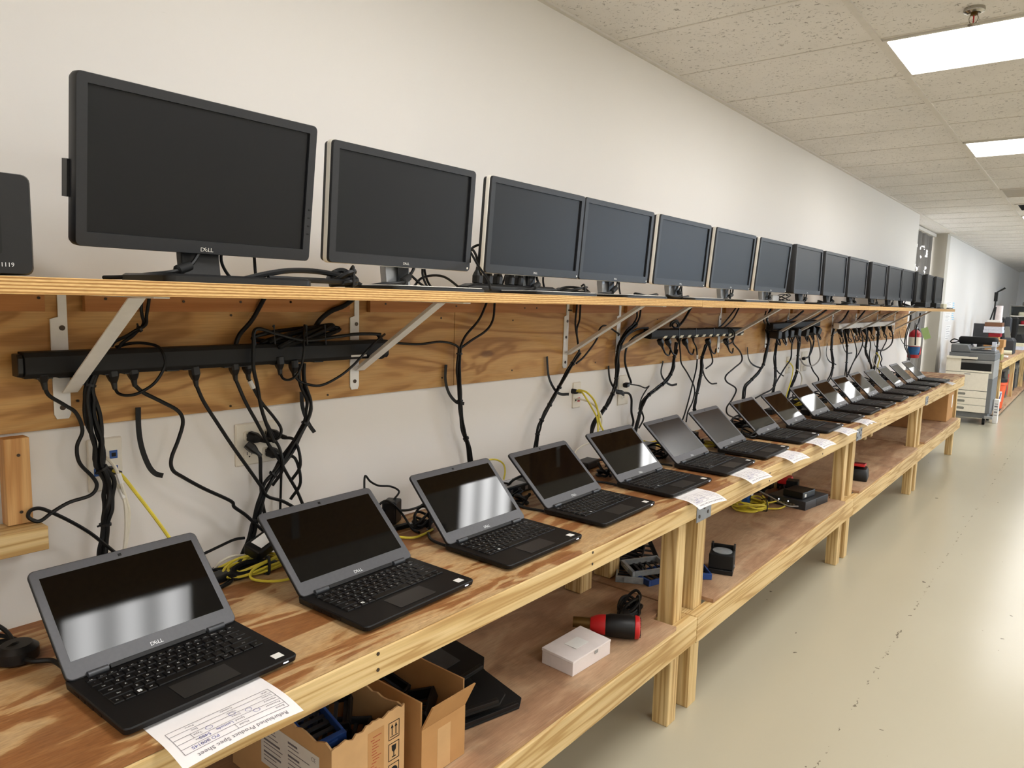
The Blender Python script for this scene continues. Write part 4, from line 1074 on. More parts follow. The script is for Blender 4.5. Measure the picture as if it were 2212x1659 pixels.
plate('slim ivory network wall plate with yellow leads above the fifth laptop', c, .062, .118, ((-.012, .018, 'ivory_plastic'), (.014, .018, 'ivory_plastic'), (-.012, -.022, 'ivory_plastic'), (.014, -.022, 'red_plastic')), (), 'ivory_plastic')
c = pl_at(1345, 842)
plate('pale power outlet half hidden by the bundle with loose plugs, above the sixth laptop', c, .10, .15, (), ((0, .03), (0, -.03)), 'ivory_plastic')
c = pl_at(1703, 788); plate('ivory wall plate half hidden behind the tenth laptop\'s cords', c, .11, .13, ((-.01, .02, 'ivory_plastic'), (-.01, -.02, 'ivory_plastic')), (), 'ivory_plastic')
c = pl_at(1736, 780); plate('ivory power outlet behind the grey looping cord', c, .14, .16, (), ((0, .035), (0, -.035)), 'ivory_plastic')
# plugs in the four-gang outlet
for a, b, lb, tilt in ((-.026, .024, 'black plug in the upper near socket of the four-gang outlet', .5), (.032, .024, 'black plug in the upper far socket of the four-gang outlet', .8), (.032, -.028, 'black plug in the lower far socket of the four-gang outlet', .5)):
    t = thing('power_plug', lb, 'plug', (.0088, c4[1] + a, c4[2] + b), 0, 'plugs in the four-gang outlet')
    mb = MB(); plug_mesh(mb, (0, 0, 0), (.9, tilt, -.25), 1.05, Vector((0, 0, 1))); mb.build('body', 'black_plastic', t, bev=.001)
    MB().tube(crom([Vector((.038, .022, -.010)), Vector((.06, .05, -.02)), Vector((.07, .06, -.09)), Vector((.05, .04, -.14))], 6), .0046, 7).build('cable', 'cord_black', t, smooth=True)
# network leads
cord('first white network lead hanging from the double network plate', [(222, 988, .012), (234, 992, .03), (250, 1012, .04), (262, 1045, .05), (271, 1075), (279, 1108), (276, 1150), (270, 1185)], .0042, 'cord_white', .05, tagp=.4, cat='network cable', name='network_cable')
cord('second white network lead beside it, hanging from the double network plate', [(232, 1022, .012), (242, 1034, .03), (258, 1056, .04), (268, 1078), (272, 1110), (272, 1150), (268, 1190)], .0042, 'cord_white', .05, tagp=.45, cat='network cable', name='network_cable')
cord('yellow network lead slanting down to the first laptop\'s lid', [(238, 1018, .012), (250, 1018, .03), (266, 1030, .04), (290, 1060, .06), (330, 1112, .08), (366, 1162, .1), (380, 1185, .12)], .0042, 'cord_yellow', .05, plug=Vector((-.02, -.012, .002)), cat='network cable', name='network_cable')
cord('upper yellow lead arching from the slim wall plate behind the fifth laptop', [(1244, 846, .012), (1252, 843, .04), (1268, 848, .07), (1284, 866, .08), (1292, 890, .08), (1296, 915, .09), (1306, 936, .1)], .0046, 'cord_yellow', .06, plug=Vector((-.02, -.012, .002)), cat='network cable', name='network_cable')
cord('lower yellow lead arching from the slim wall plate behind the fifth laptop', [(1245, 848, .012), (1256, 847, .04), (1266, 860, .06), (1278, 880, .07), (1290, 905, .08), (1292, 938, .09)], .0042, 'cord_yellow', .06, cat='network cable', name='network_cable')
cord('white network lead arching out of the slim wall plate', [(1246, 862, .012), (1256, 863, .04), (1276, 870, .06), (1292, 885, .08), (1300, 905, .09), (1296, 930, .09)], .0046, 'cord_white', .06, cat='network cable', name='network_cable')
cord('thin yellow lead threading through the cords behind the tenth laptop', [(1700, 780, .012), (1710, 788, .04), (1713, 800), (1708, 825), (1700, 850), (1696, 870)], .0045, 'cord_yellow', .06, cat='network cable', name='network_cable')
cord('white lead bowing behind the tenth laptop', [(1722, 798), (1730, 808), (1732, 822), (1726, 845)], .0055, 'cord_white', .08, cat='network cable', name='network_cable')
cord('pale yellow lead hanging from the knot under the grey strip', [(1894, 762), (1900, 775), (1896, 790), (1900, 805)], .0065, 'cord_yellow', .07, cat='network cable', name='network_cable')
cord('white lead hanging from the knot under the grey strip', [(1890, 765), (1886, 780), (1894, 795), (1892, 806)], .0065, 'cord_white', .07, cat='network cable', name='network_cable')
# ------------------------------------------------------------------ on the wall shelf
def coil(label, c, rx, ry, n, r, mat, seed, name='cable_coil', h=.02, cat='cable coil', tie=True, rz=0.0, group=None, tail=None):
    """hank of cable lying at c (bottom), tied once"""
    R_ = random.Random(seed); t = thing(name, label, cat, c, rz, group)
    pts = []
    for k in range(n):
        sx_, sy_ = R_.uniform(.72, 1.05), R_.uniform(.72, 1.05); ox, oy = R_.uniform(-.12, .12) * rx, R_.uniform(-.12, .12) * ry
        for j in range(9):
            a = 2 * PI * j / 9 + .25 * k
            pts.append(Vector((ox + rx * sx_ * math.cos(a), oy + ry * sy_ * math.sin(a), r + h * (k / max(1, n - 1)) * (.6 + .4 * math.sin(a * 1.5 + k)) + R_.uniform(0, r))))
    if tail: pts += [Vector(p) for p in tail]
    MB().tube(crom(pts, 4), r, 6).build('cable', mat, t, smooth=True)
    if tie:
        MB().tube(crom([Vector((rx * .80, -.004, .001)), Vector((rx * 1.08, 0, r)), Vector((rx * 1.0, .002, h + r * 3)), Vector((rx * .70, .002, h + 2 * r))], 4), .0032, 6).build('cable_tie', 'black_plastic', t)
    return t
def brick(label, c, d, rz, cordpts=None, lab=False, tilt=None, mat='black_plastic', group=None):
    t = thing('power_adapter', label, 'power adapter', c, rz, group)
    mt = tilt if tilt else Matrix()
    o = MB().box(-d[0] / 2, d[0] / 2, -d[1] / 2, d[1] / 2, 0, d[2], mt).build('body', mat, t, bev=.005, seg=3)
    if lab: MB().box(-d[0] * .32, d[0] * .32, -d[1] * .34, d[1] * .34, d[2], d[2] + .0005, mt).build('rating_label', 'label_white', t)
    MB().cyl(mt @ Vector((0, d[1] / 2 - .001, d[2] / 2)), mt @ Vector((0, d[1] / 2 + .018, d[2] / 2)), .0055, 8, .0038).build('strain_relief', 'black_plastic', t)
    if cordpts:
        MB().tube(crom([mt @ Vector((0, d[1] / 2 + .015, d[2] / 2))] + [Vector(p) for p in cordpts], 6), .0032, 6).build('cable', 'cord_black', t, smooth=True)
    return t
# black case at the near end of the shelf
t = thing('equipment_case', 'black moulded case with silver-framed window, cut off beside the first monitor', 'case', (.30, .24, SZ + .001))
b_ = MB()
sec = rrect(.40, .158, .010, 4, 0, .079)
b_.loops([[(a * .5, y_, c) for a, c in sec] for y_ in (-.30, .186)])
b_ = MB(); sec = rrect(.372, .158, .012, 4, .0, .0795)
b_.loops([[(.198 - .0, y_ * .985, .0795 + (c - .0795) * .97) if False else (x_, a * s_, .0795 + (c - .0795) * s_) for a, c in rrect(.372, .157, .012, 4, 0, .0795)] for x_, s_ in ((-.20, .97), (-.19, 1), (.185, 1), (.198, .97))])
b_.build('body', 'black_plastic', t, smooth=True)
r_ = MB(); o1 = rrect(.30, .118, .010, 4, -.01, .088); o2 = rrect(.288, .106, .008, 4, -.01, .088)
r_.loops([[(.197, a, c) for a, c in o1], [(.1995, a, c) for a, c in o1], [(.1995, a, c) for a, c in o2], [(.1965, a, c) for a, c in o2]], False)
r_.build('raised_frame', 'black_matte', t)
r_ = MB(); o1 = rrect(.25, .082, .003, 3, -.01, .088); o2 = rrect(.238, .070, .002, 3, -.01, .088)
r_.loops([[(.1975, a, c) for a, c in o1], [(.2005, a, c) for a, c in o1], [(.2005, a, c) for a, c in o2], [(.198, a, c) for a, c in o2]], False)
r_.build('window_frame', 'silver', t)
MB().box(.1975, .1985, -.13, .11, .052, .124).build('window', 'monitor_screen', t)
tx = MB(); write(tx, '05 1119', .0095, (.1985, .14, .0135), (0, 1, 0), (0, 0, 1)); tx.build('lettering', 'legend_white', t)

def vcable(label, y, kind, seed):
    """video lead with a ferrite bead dropping in front of a monitor's neck"""
    R_ = random.Random(seed); t = thing('video_cable', label, 'cable', (.40, y, SZ), 0, 'video leads at the monitor stands')
    a = [Vector((-.03, .050, .10)), Vector((-.02, .040, .062)), Vector((-.012, .012, .034)), Vector((.0, -.03, .020)), Vector((-.01, -.07, .014)), Vector((-.05, -.10, .0075)), Vector((-.10, -.12, .0055))]
    a = [v + Vector((R_.uniform(-.008, .008), R_.uniform(-.008, .008), 0)) for v in a]
    MB().tube(crom(a, 6), .0042, 7).build('cable', 'cord_black', t, smooth=True)
    d = (a[3] - a[2]).normalized(); c = a[2].lerp(a[3], .35)
    MB().tube([c - d * .020, c - d * .017, c + d * .017, c + d * .020], .009, 10, radii=[.006, .010, .010, .006]).build('ferrite_bead', 'black_matte', t, smooth=True)
    b = [Vector((-.05, .11, .10)), Vector((-.05, .10, .05)), Vector((-.06, .13, .012)), Vector((-.09, .18, .0055)), Vector((-.16, .22, .0055))]
    MB().tube(crom(b, 6), .0034, 7).build('power_lead', 'cord_black', t, smooth=True)
    return t
NM = ['first', 'second', 'third', 'fourth', 'fifth', 'sixth', 'seventh', 'eighth', 'ninth', 'tenth', 'eleventh', 'twelfth', 'thirteenth']
for i in range(13):
    vcable('black beaded lead draped before the %s monitor\'s stand' % NM[i], MY[i][0] - (.05 if i == 0 else 0), 0, i)

def shelf_pt(px, py): return at(px, py, x=.45)
coil('knotted hank of thick black cable on the shelf between first and second monitors', (.44, 1.075, SZ), .035, .030, 5, .0062, 'cord_black', 21, h=.03)
for i, (lb, P) in enumerate((('thick black cable arching along the shelf from the first monitor\'s base', [(.46, .80), (.45, .87), (.44, .94), (.43, 1.02), (.42, 1.10), (.40, 1.16)]), ('second thick black cable on the shelf leading into the knotted hank', [(.50, .84), (.50, .92), (.48, 1.0), (.46, 1.06)]))):
    Q = [Vector((x_, y_, SZ + .008 + (.028 * math.sin(PI * j / (len(P) - 1)) if i == 0 else .006))) for j, (x_, y_) in enumerate(P)]
    cord(lb, Q, .0062, name='power_cable')
for lb, P in (('thin black lead rising behind the first monitor\'s far side', [(.30, .93, .13), (.31, .925, .06), (.32, .93, .004), (.33, .98, .004), (.35, 1.02, .004)]),
              ('thin black lead sloping down behind the second monitor\'s stand', [(.31, 1.34, .09), (.32, 1.40, .04), (.34, 1.45, .004), (.36, 1.52, .004)]),
              ('thin black lead crossing behind the second monitor', [(.29, 1.49, .10), (.30, 1.475, .05), (.31, 1.50, .004), (.33, 1.56, .004)]),
              ('low black arch of cable behind the second monitor\'s base', [(.33, 1.40, .004), (.32, 1.45, .035), (.33, 1.52, .04), (.35, 1.58, .004)]),
              ('black cable curving down off the second monitor\'s corner to the shelf edge', [(.38, 1.575, .12), (.42, 1.575, .07), (.48, 1.545, .035), (.53, 1.50, .004)])):
    cord(lb, [Vector((a, b, SZ + .004 + c)) for a, b, c in P], .0036, name='power_cable')
# upright plugs in a strip lying between the second and third monitors
t = thing('power_strip', 'black power strip lying on the shelf with plugs standing upright in it', 'power strip', (.36, 1.80, SZ + .0005), 0, 'power strips under the shelf')
MB().loops([[(a, y_, c * s_) for a, c in ((-.024, 0), (.024, 0), (.026, .02), (.018, .027), (-.018, .027), (-.026, .02))] for y_, s_ in ((-.23, .7), (-.20, 1), (.20, 1), (.23, .7))]).build('body', 'black_plastic', t, bev=.002)
for k in range(7): MB().box(-.012, .012, -.17 + k * .05 - .014, -.17 + k * .05 + .014, .0268, .0282).build('socket', 'black_matte', t)
PN = ['first upright plug, under the tall cable loop', 'second upright plug, holding the tall cable loop', 'third upright plug, with a white tag', 'fourth upright plug, beneath the third monitor\'s corner', 'fifth upright plug, behind the third monitor\'s bezel', 'sixth upright plug, beside the third monitor\'s stand']
for k in range(6):
    y = 1.80 - .165 + k * .047 + (.012 if k > 2 else 0)
    a = thing('power_plug', PN[k] + ', on the shelf', 'plug', (.36, y, SZ + .0292), 0, 'upright plugs on the shelf')
    mb = MB(); plug_mesh(mb, (0, 0, 0), (0, .004, .05), 1.1); mb.build('body', 'black_plastic', a, bev=.001)
    if k in (0, 1, 2, 4): MB().tube([(0, .003, .048), (0, .008, .066)], .0058, 7).build('cord_tag', 'label_white', a)
    if k < 2:
        pts = [Vector((0, .006, .05)), Vector((0, .0 if k else -.01, .085)), Vector((-.01, -.02, .115 if k else .1)), Vector((-.02, -.055, .10)), Vector((-.02, -.06, .06))]
        MB().tube(crom(pts, 6), .0038, 7).build('cable', 'cord_black', a, smooth=True)
    else:
        MB().tube(crom([Vector((0, .005, .05)), Vector((-.02, .015, .065)), Vector((-.06, .02, .05)), Vector((-.09, .02, -.01))], 6), .0034, 7).build('cable', 'cord_black', a, smooth=True)
coil('tied hank of black cable on the shelf between third and fourth monitors', (.40, 2.09, SZ), .045, .075, 5, .0042, 'cord_black', 24, h=.026)
coil('loose black cable loop on the shelf beside the fourth monitor\'s base', (.42, 2.57, SZ), .03, .08, 2, .0042, 'cord_black', 25, h=.01, tie=False)
coil('flat black cable loop on the shelf before the fifth monitor', (.46, 2.76, SZ), .025, .09, 2, .0042, 'cord_black', 26, h=.008, tie=False)
coil('small tangle of thin black leads behind the seventh monitor\'s far corner', (.36, 4.33, SZ), .06, .09, 6, .003, 'cord_black', 27, h=.05, tie=False)
brick('squat grey adapter on the shelf beside the seventh monitor', (.34, 4.20, SZ), (.07, .10, .045), 0, mat='copier_mid')
coil('tangle of black leads between the eighth and ninth monitors', (.42, 4.98, SZ), .05, .10, 3, .0042, 'cord_black', 28, h=.02, tie=False)
coil('tangle of black leads between the ninth and tenth monitors', (.42, 5.58, SZ), .05, .10, 3, .0042, 'cord_black', 29, h=.02, tie=False)
coil('tangle of black leads before the eleventh monitor', (.46, 6.24, SZ), .05, .13, 3, .0045, 'cord_black', 30, h=.02, tie=False)
coil('tangle of black leads between the twelfth and thirteenth monitors', (.46, 7.42, SZ), .05, .13, 3, .0045, 'cord_black', 31, h=.03, tie=False)
brick('bulky black adapter under the fourteenth monitor', (.45, 8.15, SZ), (.12, .26, .055), 0)
brick('bulky black adapter under the fifteenth monitor', (.45, 8.75, SZ), (.12, .26, .055), 0)
t = thing('small_box', 'small cream box under the last monitor at the shelf\'s far end', 'box', (.485, 9.15, SZ))
MB().box(-.03, .03, -.10, .11, 0, .052).build('body', 'cream_plastic', t, bev=.004)

# ------------------------------------------------------------------ clutter behind the laptops
plan_start()
Z = BT + .0006
def bp(px, py, dz=0.0):
    q = at(px, py, z=BT); return (max(.40, q.x), q.y, Z + dz)
def pth(pts, x=.40):
    """points on the bench (px, py) or above it (px, py, x)"""
    out = []
    for p in pts:
        if len(p) == 2: q = at(p[0], p[1], z=BT + .005)
        else: q = at(p[0], p[1], x=p[2])
        q.z = max(q.z, BT + .005); q.x = max(q.x, .372); out.append(q)
    return out
G = 'adapters on the benches'
coil('loose black cable loops beside the first laptop\'s hinge corner', (.47, .335, Z), .045, .05, 4, .0036, 'cord_black', 40, h=.05, tie=False)
c = bp(38, 1428)
t = thing('power_adapter', 'round black adapter lying beside the first laptop', 'power adapter', c, 0, G)
MB().lathe([(.024, 0), (.031, .006), (.031, .022), (.022, .030)], n=24).build('body', 'black_plastic', t, smooth=True)
MB().tube(crom([Vector((.022, .0, .012)), Vector((.045, .008, .012)), Vector((.06, .03, .010)), Vector((.09, .035, .008))], 5), .004, 7).build('cable', 'cord_black', t, smooth=True)
c = bp(548, 1222)
brick('slanted black power brick with white rating label behind the second laptop', (c[0], c[1] + .03, Z), (.045, .095, .028), .25, [(0, .08, .02), (.0, .10, .02), (.02, .12, .02)], True, Matrix.Translation((0, 0, .035)) @ Matrix.Rotation(.25, 4, 'X') @ Matrix.Rotation(.35, 4, 'Y'), group=G)
c = bp(560, 1232)
coil('yellow network cable hank with wide loose loop behind the second laptop', c, .035, .075, 5, .0030, 'cord_yellow', 41, h=.028, group='yellow hanks', tail=[(.03, -.03, .02), (.045, -.045, .006), (.085, -.02, .004), (.10, .02, .004), (.095, .08, .004)])
cord('white network lead arching from the yellow hank toward the first laptop', pth([(640, 1190, .42), (580, 1200, .40), (510, 1200, .39), (478, 1213, .39), (462, 1230)]), .0028, 'cord_white', name='network_cable', cat='network cable')
cord('yellow network lead running from the hank to the first laptop\'s lid', pth([(560, 1200, .42), (520, 1205, .41), (470, 1228), (430, 1250), (400, 1270)]), .0030, 'cord_yellow', name='network_cable', cat='network cable')
c = bp(470, 1256)
brick('small black connector block behind the first laptop\'s far corner', c, (.035, .05, .016), .2, [(-.01, .05, .006), (-.03, .05, .006), (-.05, .02, .006)], group=G)
cord('thin black cord running from the second laptop\'s brick to the first laptop', pth([(528, 1162, .40), (505, 1166, .40), (470, 1182, .40), (440, 1196, .40), (425, 1201, .41)]), .0032, name='power_cable')
cord('black cord curling on the bench between first and second laptops', pth([(430, 1212), (465, 1230), (497, 1248), (500, 1256), (480, 1268), (460, 1277), (462, 1272), (485, 1262), (500, 1245), (508, 1222), (520, 1210, .42)]), .0030, name='power_cable')
coil('black cable bundle under the yellow hank behind the second laptop', bp(545, 1240), .022, .06, 3, .006, 'cord_black', 39, h=.012, tie=False)
qb = at(846, 1128, z=Z)
brick('upright black power brick between second and third laptops', (qb.x, qb.y, Z), (.040, .050, .062), .5, None, group=G)
cord('thin black cord peaking over the second laptop\'s lid to the upright brick', [at(789, 1072, x=.40), at(787, 1050, x=.39), at(789, 1028, x=.38), at(800, 1040, x=.38), at(818, 1049, x=.38), at(845, 1051, x=.38), at(862, 1062, x=qb.x - .005), Vector((qb.x, qb.y + .005, Z + .060))], .0028, name='power_cable')
coil('black cable hank with open loops just behind the third laptop\'s hinge', bp(912, 1140), .026, .030, 5, .0036, 'cord_black', 43, h=.045, group='black hanks')
cord('black cord with loop over the upright brick between second and third laptops', pth([(815, 1115), (816, 1098, .42), (832, 1082, .42), (850, 1090, .43), (870, 1112, .43), (890, 1142), (905, 1150)]), .0032, name='power_cable')
cord('black cord lying behind the upright brick toward the third laptop', pth([(820, 1103, .40), (850, 1102, .39), (880, 1102, .39), (905, 1095, .39), (920, 1085, .39)]), .0036, name='power_cable')
c = bp(868, 1142)
t = thing('usb_connector', 'black display connector lying on the bench between second and third laptops', 'connector', c, -.1)
MB().box(-.008, .008, -.025, .022, 0, .011).build('body', 'black_plastic', t, bev=.002)
MB().box(-.006, .006, .022, .034, .002, .009).build('metal_tip', 'steel', t)
cord('yellow network cable lying between second and third laptops', pth([(845, 1156), (870, 1161), (895, 1161), (915, 1154), (935, 1143)]), .0032, 'cord_yellow', name='network_cable', cat='network cable')
cord('black barrel lead plugged into the third laptop\'s rear corner', pth([(925, 1152), (930, 1164), (945, 1172), (968, 1180)]), .0036, name='power_cable')
def hub(label, c, d, rz):
    t = thing('network_hub', label, 'network hub', c, rz)
    MB().box(-d[0] / 2, d[0] / 2, -d[1] / 2, d[1] / 2, 0, d[2]).build('body', 'black_plastic', t, bev=.002)
    MB().box(-d[0] * .42, d[0] * .42, -d[1] * .48, d[1] * .1, d[2], d[2] + .0006).build('label_strip', 'book_white', t)
    for k in range(4): MB().box(d[0] / 2, d[0] / 2 + .0008, -d[1] * .4 + k * d[1] * .22, -d[1] * .4 + k * d[1] * .22 + .013, .006, .018).build('port', 'steel', t)
    return t
c = bp(1112, 1058)
hub('low black network hub with pale label strip behind the fourth laptop', (.425, c[1], Z), (.07, .17, .026), .0)
cord('yellow network lead hooping from behind the third laptop\'s lid to the hub', [at(1040, 1000, x=.40), at(1052, 994, x=.39), at(1072, 993, x=.39), at(1087, 1002, x=.39), at(1091, 1018, x=.40), at(1088, 1036, x=.405)], .0028, 'cord_yellow', name='network_cable', cat='network cable')
cord('black cord arching beside the fourth laptop\'s hinge', pth([(1088, 1075), (1092, 1058, .44), (1105, 1040, .44), (1122, 1030, .44), (1135, 1028, .45)]), .0042, name='power_cable')
coil('tangled black leads beside the network hub behind the fourth laptop', bp(1100, 1072), .035, .05, 4, .003, 'cord_black', 44, h=.03, tie=False)
coil('black plug with curled strap behind the fourth laptop\'s hinge', bp(1128, 1090), .022, .022, 2, .0045, 'cord_black', 45, h=.025, tie=False)
cord('black barrel lead plugged into the fourth laptop\'s rear corner', pth([(1120, 1092), (1140, 1098), (1165, 1102), (1182, 1106)]), .0036, name='power_cable')
c = bp(1268, 1010)
brick('flat black power brick between the fourth and fifth laptops', c, (.055, .10, .028), .1, [(.02, .08, .016), (.05, .08, .012), (.06, .03, .008)], group=G)
coil('black cord loop standing behind the fifth laptop\'s hinge', bp(1303, 1030), .026, .026, 3, .0045, 'cord_black', 46, h=.04, tie=False)
cord('black barrel lead plugged into the fifth laptop\'s rear corner', pth([(1285, 1040), (1305, 1042), (1325, 1046), (1342, 1050)]), .0036, name='power_cable')
cord('white network lead curving up behind the fifth laptop\'s lid', [at(1240, 984, x=.39), at(1246, 972, x=.385), at(1260, 962, x=.38), at(1280, 955, x=.38)], .0028, 'cord_white', name='network_cable', cat='network cable')
brick('small grey adapter between the fifth and sixth laptops', bp(1396, 972), (.05, .09, .028), .1, None, mat='copier_grey', group=G)
coil('tangled black leads between the fifth and sixth laptops', bp(1412, 990), .045, .07, 6, .0034, 'cord_black', 47, h=.045, tie=False)
coil('small yellow hank between the fifth and sixth laptops', bp(1402, 962), .035, .045, 2, .0034, 'cord_yellow', 48, h=.02, tie=False, group='yellow hanks')
cord('black barrel lead plugged into the sixth laptop\'s rear corner', pth([(1415, 1000), (1435, 1003), (1452, 1006)]), .0036, name='power_cable')
c = bp(1522, 955)
hub('black network hub with white jacks behind the seventh laptop', (.43, c[1], Z), (.06, .15, .028), .0)
for k in range(2): MB().box(.031, .040, -.05 + k * .03, -.032 + k * .03, .008, .022).build('white_jack', 'label_white', [o for o in COL.objects if o.name.startswith('network_hub') and o.parent is None][-1])
coil('yellow hank lying behind the seventh laptop\'s hinge', bp(1532, 965), .03, .05, 4, .0032, 'cord_yellow', 49, h=.015, group='yellow hanks')
coil('bunched black leads behind the seventh laptop\'s lid', bp(1502, 968), .03, .05, 4, .004, 'cord_black', 50, h=.06, tie=False)
cord('thick black cord from the bench into the seventh laptop\'s side', pth([(1515, 968), (1530, 976), (1548, 979), (1566, 981)]), .0042, name='power_cable')
coil('tangled black leads between the seventh and eighth laptops', bp(1600, 922), .05, .07, 6, .0036, 'cord_black', 51, h=.05, tie=False)
coil('second tangle of black leads under the eighth laptop\'s lid', bp(1620, 945), .035, .05, 5, .0034, 'cord_black', 54, h=.04, tie=False)
brick('long black power brick behind the ninth laptop', bp(1668, 893), (.05, .14, .03), 0, [(.02, .10, .012), (.06, .09, .006), (.09, .02, .006)], group=G)
coil('yellow hank stacked behind the tenth laptop', bp(1722, 878), .04, .09, 6, .004, 'cord_yellow', 52, h=.035, group='yellow hanks')
coil('tangled black leads behind the tenth laptop', bp(1706, 868), .035, .09, 4, .0042, 'cord_black', 53, h=.05, tie=False)
brick('rounded black adapter in front of the yellow hank at the tenth laptop', bp(1740, 895), (.05, .10, .03), .2, None, group=G)
for k, (y, lb) in enumerate(((4.42, 'between the tenth and eleventh laptops'), (4.78, 'between the eleventh and twelfth laptops'), (5.18, 'between the twelfth and thirteenth laptops'), (5.6, 'between the thirteenth and fourteenth laptops'), (6.02, 'between the fourteenth and fifteenth laptops'), (6.42, 'between the fifteenth and sixteenth laptops'), (6.86, 'between the sixteenth and last laptops'))):
    coil('tangle of black leads %s' % lb, (.48, y, Z), .06, .10, 6, .0045, 'cord_black', 60 + k, h=.06, tie=False)
    if k in (0, 2, 4, 6): brick('black power brick %s' % lb, (.42, y + .02, Z), (.05, .12, .035), 0, None, group=G)
brick('black power brick beyond the last laptop on the bare worktop', (.48, 7.25, Z), (.05, .12, .03), .1, [(.03, .09, .01), (.05, .08, .006)], group=G)

# ------------------------------------------------------------------ first bench, lower shelf
ZL = LS + .0006
def caddy(name, label, c, rot, col, d=(.10, .15, .022), group='drive caddies'):
    t = thing(name, label, 'drive caddy', c, 0, group); t.rotation_euler = rot
    x_, y_, z_ = d
    f = MB()
    f.box(-x_ / 2, x_ / 2, -y_ / 2, -y_ / 2 + .012, 0, z_).box(-x_ / 2, -x_ / 2 + .006, -y_ / 2 + .012, y_ / 2, 0, z_).box(x_ / 2 - .006, x_ / 2, -y_ / 2 + .012, y_ / 2, 0, z_)
    f.box(-x_ / 2 + .006, x_ / 2 - .006, y_ / 2 - .006, y_ / 2, 0, z_)
    f.build('tray', col, t, bev=.0015)
    p = MB()
    for k in range(5): p.box(-x_ / 2 + .006, x_ / 2 - .006, -y_ / 2 + .02 + k * y_ * .17, -y_ / 2 + .028 + k * y_ * .17, .001, .005)
    p.build('slat', 'dark_steel', t)
    MB().box(-x_ * .2, x_ * .2, -y_ / 2 - .004, -y_ / 2, z_ * .2, z_ * .8).build('latch', col, t, bev=.001)
    return t
def carton(name, label, x0, x1, y0, y1, z0, hts, mat, torn=0.0, seed=1, th=.004, inner='cardboard_dark'):
    """open carton: four walls with their own top lines"""
    R_ = random.Random(seed); cx, cy = (x0 + x1) / 2, (y0 + y1) / 2
    t = thing(name, label, 'box', (cx, cy, z0))
    def wall(nm, A, B, nrm, hA, hB):
        n = 22; A = Vector(A); B = Vector(B); nrm = Vector(nrm)
        top = []; off = 0
        for i in range(n + 1):
            f = i / n; h = hA + (hB - hA) * f
            if torn: off = off * .5 + R_.uniform(-1, 1) * torn; h += off
            top.append((A.lerp(B, f), h))
        l0 = [(p.x, p.y, .001) for p, h in top]; l1 = [(p.x, p.y, h) for p, h in top]
        m0 = [(p.x - nrm.x * th, p.y - nrm.y * th, .001) for p, h in top]; m1 = [(p.x - nrm.x * th, p.y - nrm.y * th, h) for p, h in top]
        N = n + 1; vs = l0 + l1 + m1 + m0; fs = []
        for i in range(n):
            for a, b in ((0, 1), (1, 2), (2, 3)): fs.append((a * N + i, a * N + i + 1, b * N + i + 1, b * N + i))
        fs += [(0, N, 2 * N, 3 * N), (n, 3 * N + n, 2 * N + n, N + n)]
        MB().raw(vs, fs).build(nm, mat, t)
    X0, X1_, Y0_, Y1 = x0 - cx, x1 - cx, y0 - cy, y1 - cy
    wall('front_wall', (X1_, Y0_, 0), (X1_, Y1, 0), (1, 0, 0), hts[0], hts[1])
    wall('back_wall', (X0, Y0_ + th, 0), (X0, Y1 - th, 0), (-1, 0, 0), hts[2], hts[2])
    wall('side_wall', (X0, Y0_, 0), (X1_ - th, Y0_, 0), (0, -1, 0), hts[2], hts[0])
    wall('side_wall', (X0, Y1, 0), (X1_ - th, Y1, 0), (0, 1, 0), hts[2], hts[1])
    MB().box(X0 + th, X1_ - th, Y0_ + th, Y1 - th, .0012, .004).build('bottom', mat, t)
    return t
TX = .805
tb = carton('cardboard_box', 'torn-edged open carton with handling symbols, full of blue and black caddies', .46, TX, .765, .945, ZL, (.182, .192, .175), 'cardboard_light', .0055, 3)
# handling symbols on the front and the shipping label on the side
def onx(mb, a, b, w_, h_, x_): mb.box(x_, x_ + .0004, a - w_ / 2, a + w_ / 2, b - h_ / 2, b + h_ / 2)
X_ = TX - (.46 + TX) / 2 + .0002
sy = MB()
for k, zc_ in enumerate((.150, .105, .060, .018)):
    a = .062
    for sg in (-1, 1): sy.box(X_, X_ + .0004, a + sg * .0135 - .0007, a + sg * .0135 + .0007, zc_ - .018, zc_ + .018)
    for sg in (-1, 1): sy.box(X_, X_ + .0004, a - .0142, a + .0142, zc_ + sg * .018 - .0007, zc_ + sg * .018 + .0007)
    if k in (0, 3):
        for d in (-.005, .005): sy.box(X_, X_ + .0004, a + d - .001, a + d + .001, zc_ - .010, zc_ + .008).prism([(a + d - .0035, zc_ + .006), (a + d + .0035, zc_ + .006), (a + d, zc_ + .014)], 'x', X_, X_ + .0004)
        sy.box(X_, X_ + .0004, a - .010, a + .010, zc_ - .0135, zc_ - .012)
    elif k == 1:
        sy.prism([(a - .006, zc_ + .013), (a + .006, zc_ + .013), (a + .005, zc_ + .002), (a + .001, zc_ - .002), (a - .001, zc_ - .002), (a - .005, zc_ + .002)], 'x', X_, X_ + .0004)
        sy.box(X_, X_ + .0004, a - .001, a + .001, zc_ - .011, zc_ - .002).box(X_, X_ + .0004, a - .005, a + .005, zc_ - .013, zc_ - .011)
    else:
        sy.prism([(a + .010 * math.cos(q * PI / 8), zc_ + .002 + .010 * math.sin(q * PI / 8)) for q in range(9)], 'x', X_, X_ + .0004)
        sy.box(X_, X_ + .0004, a - .0006, a + .0006, zc_ - .012, zc_ + .002).box(X_, X_ + .0004, a, a + .004, zc_ - .0125, zc_ - .0113)
fw = [c for c in tb.children if c.name.startswith('front_wall')][0]
sy.build('handling_symbols', 'ink_dark', fw)
rd = MB()
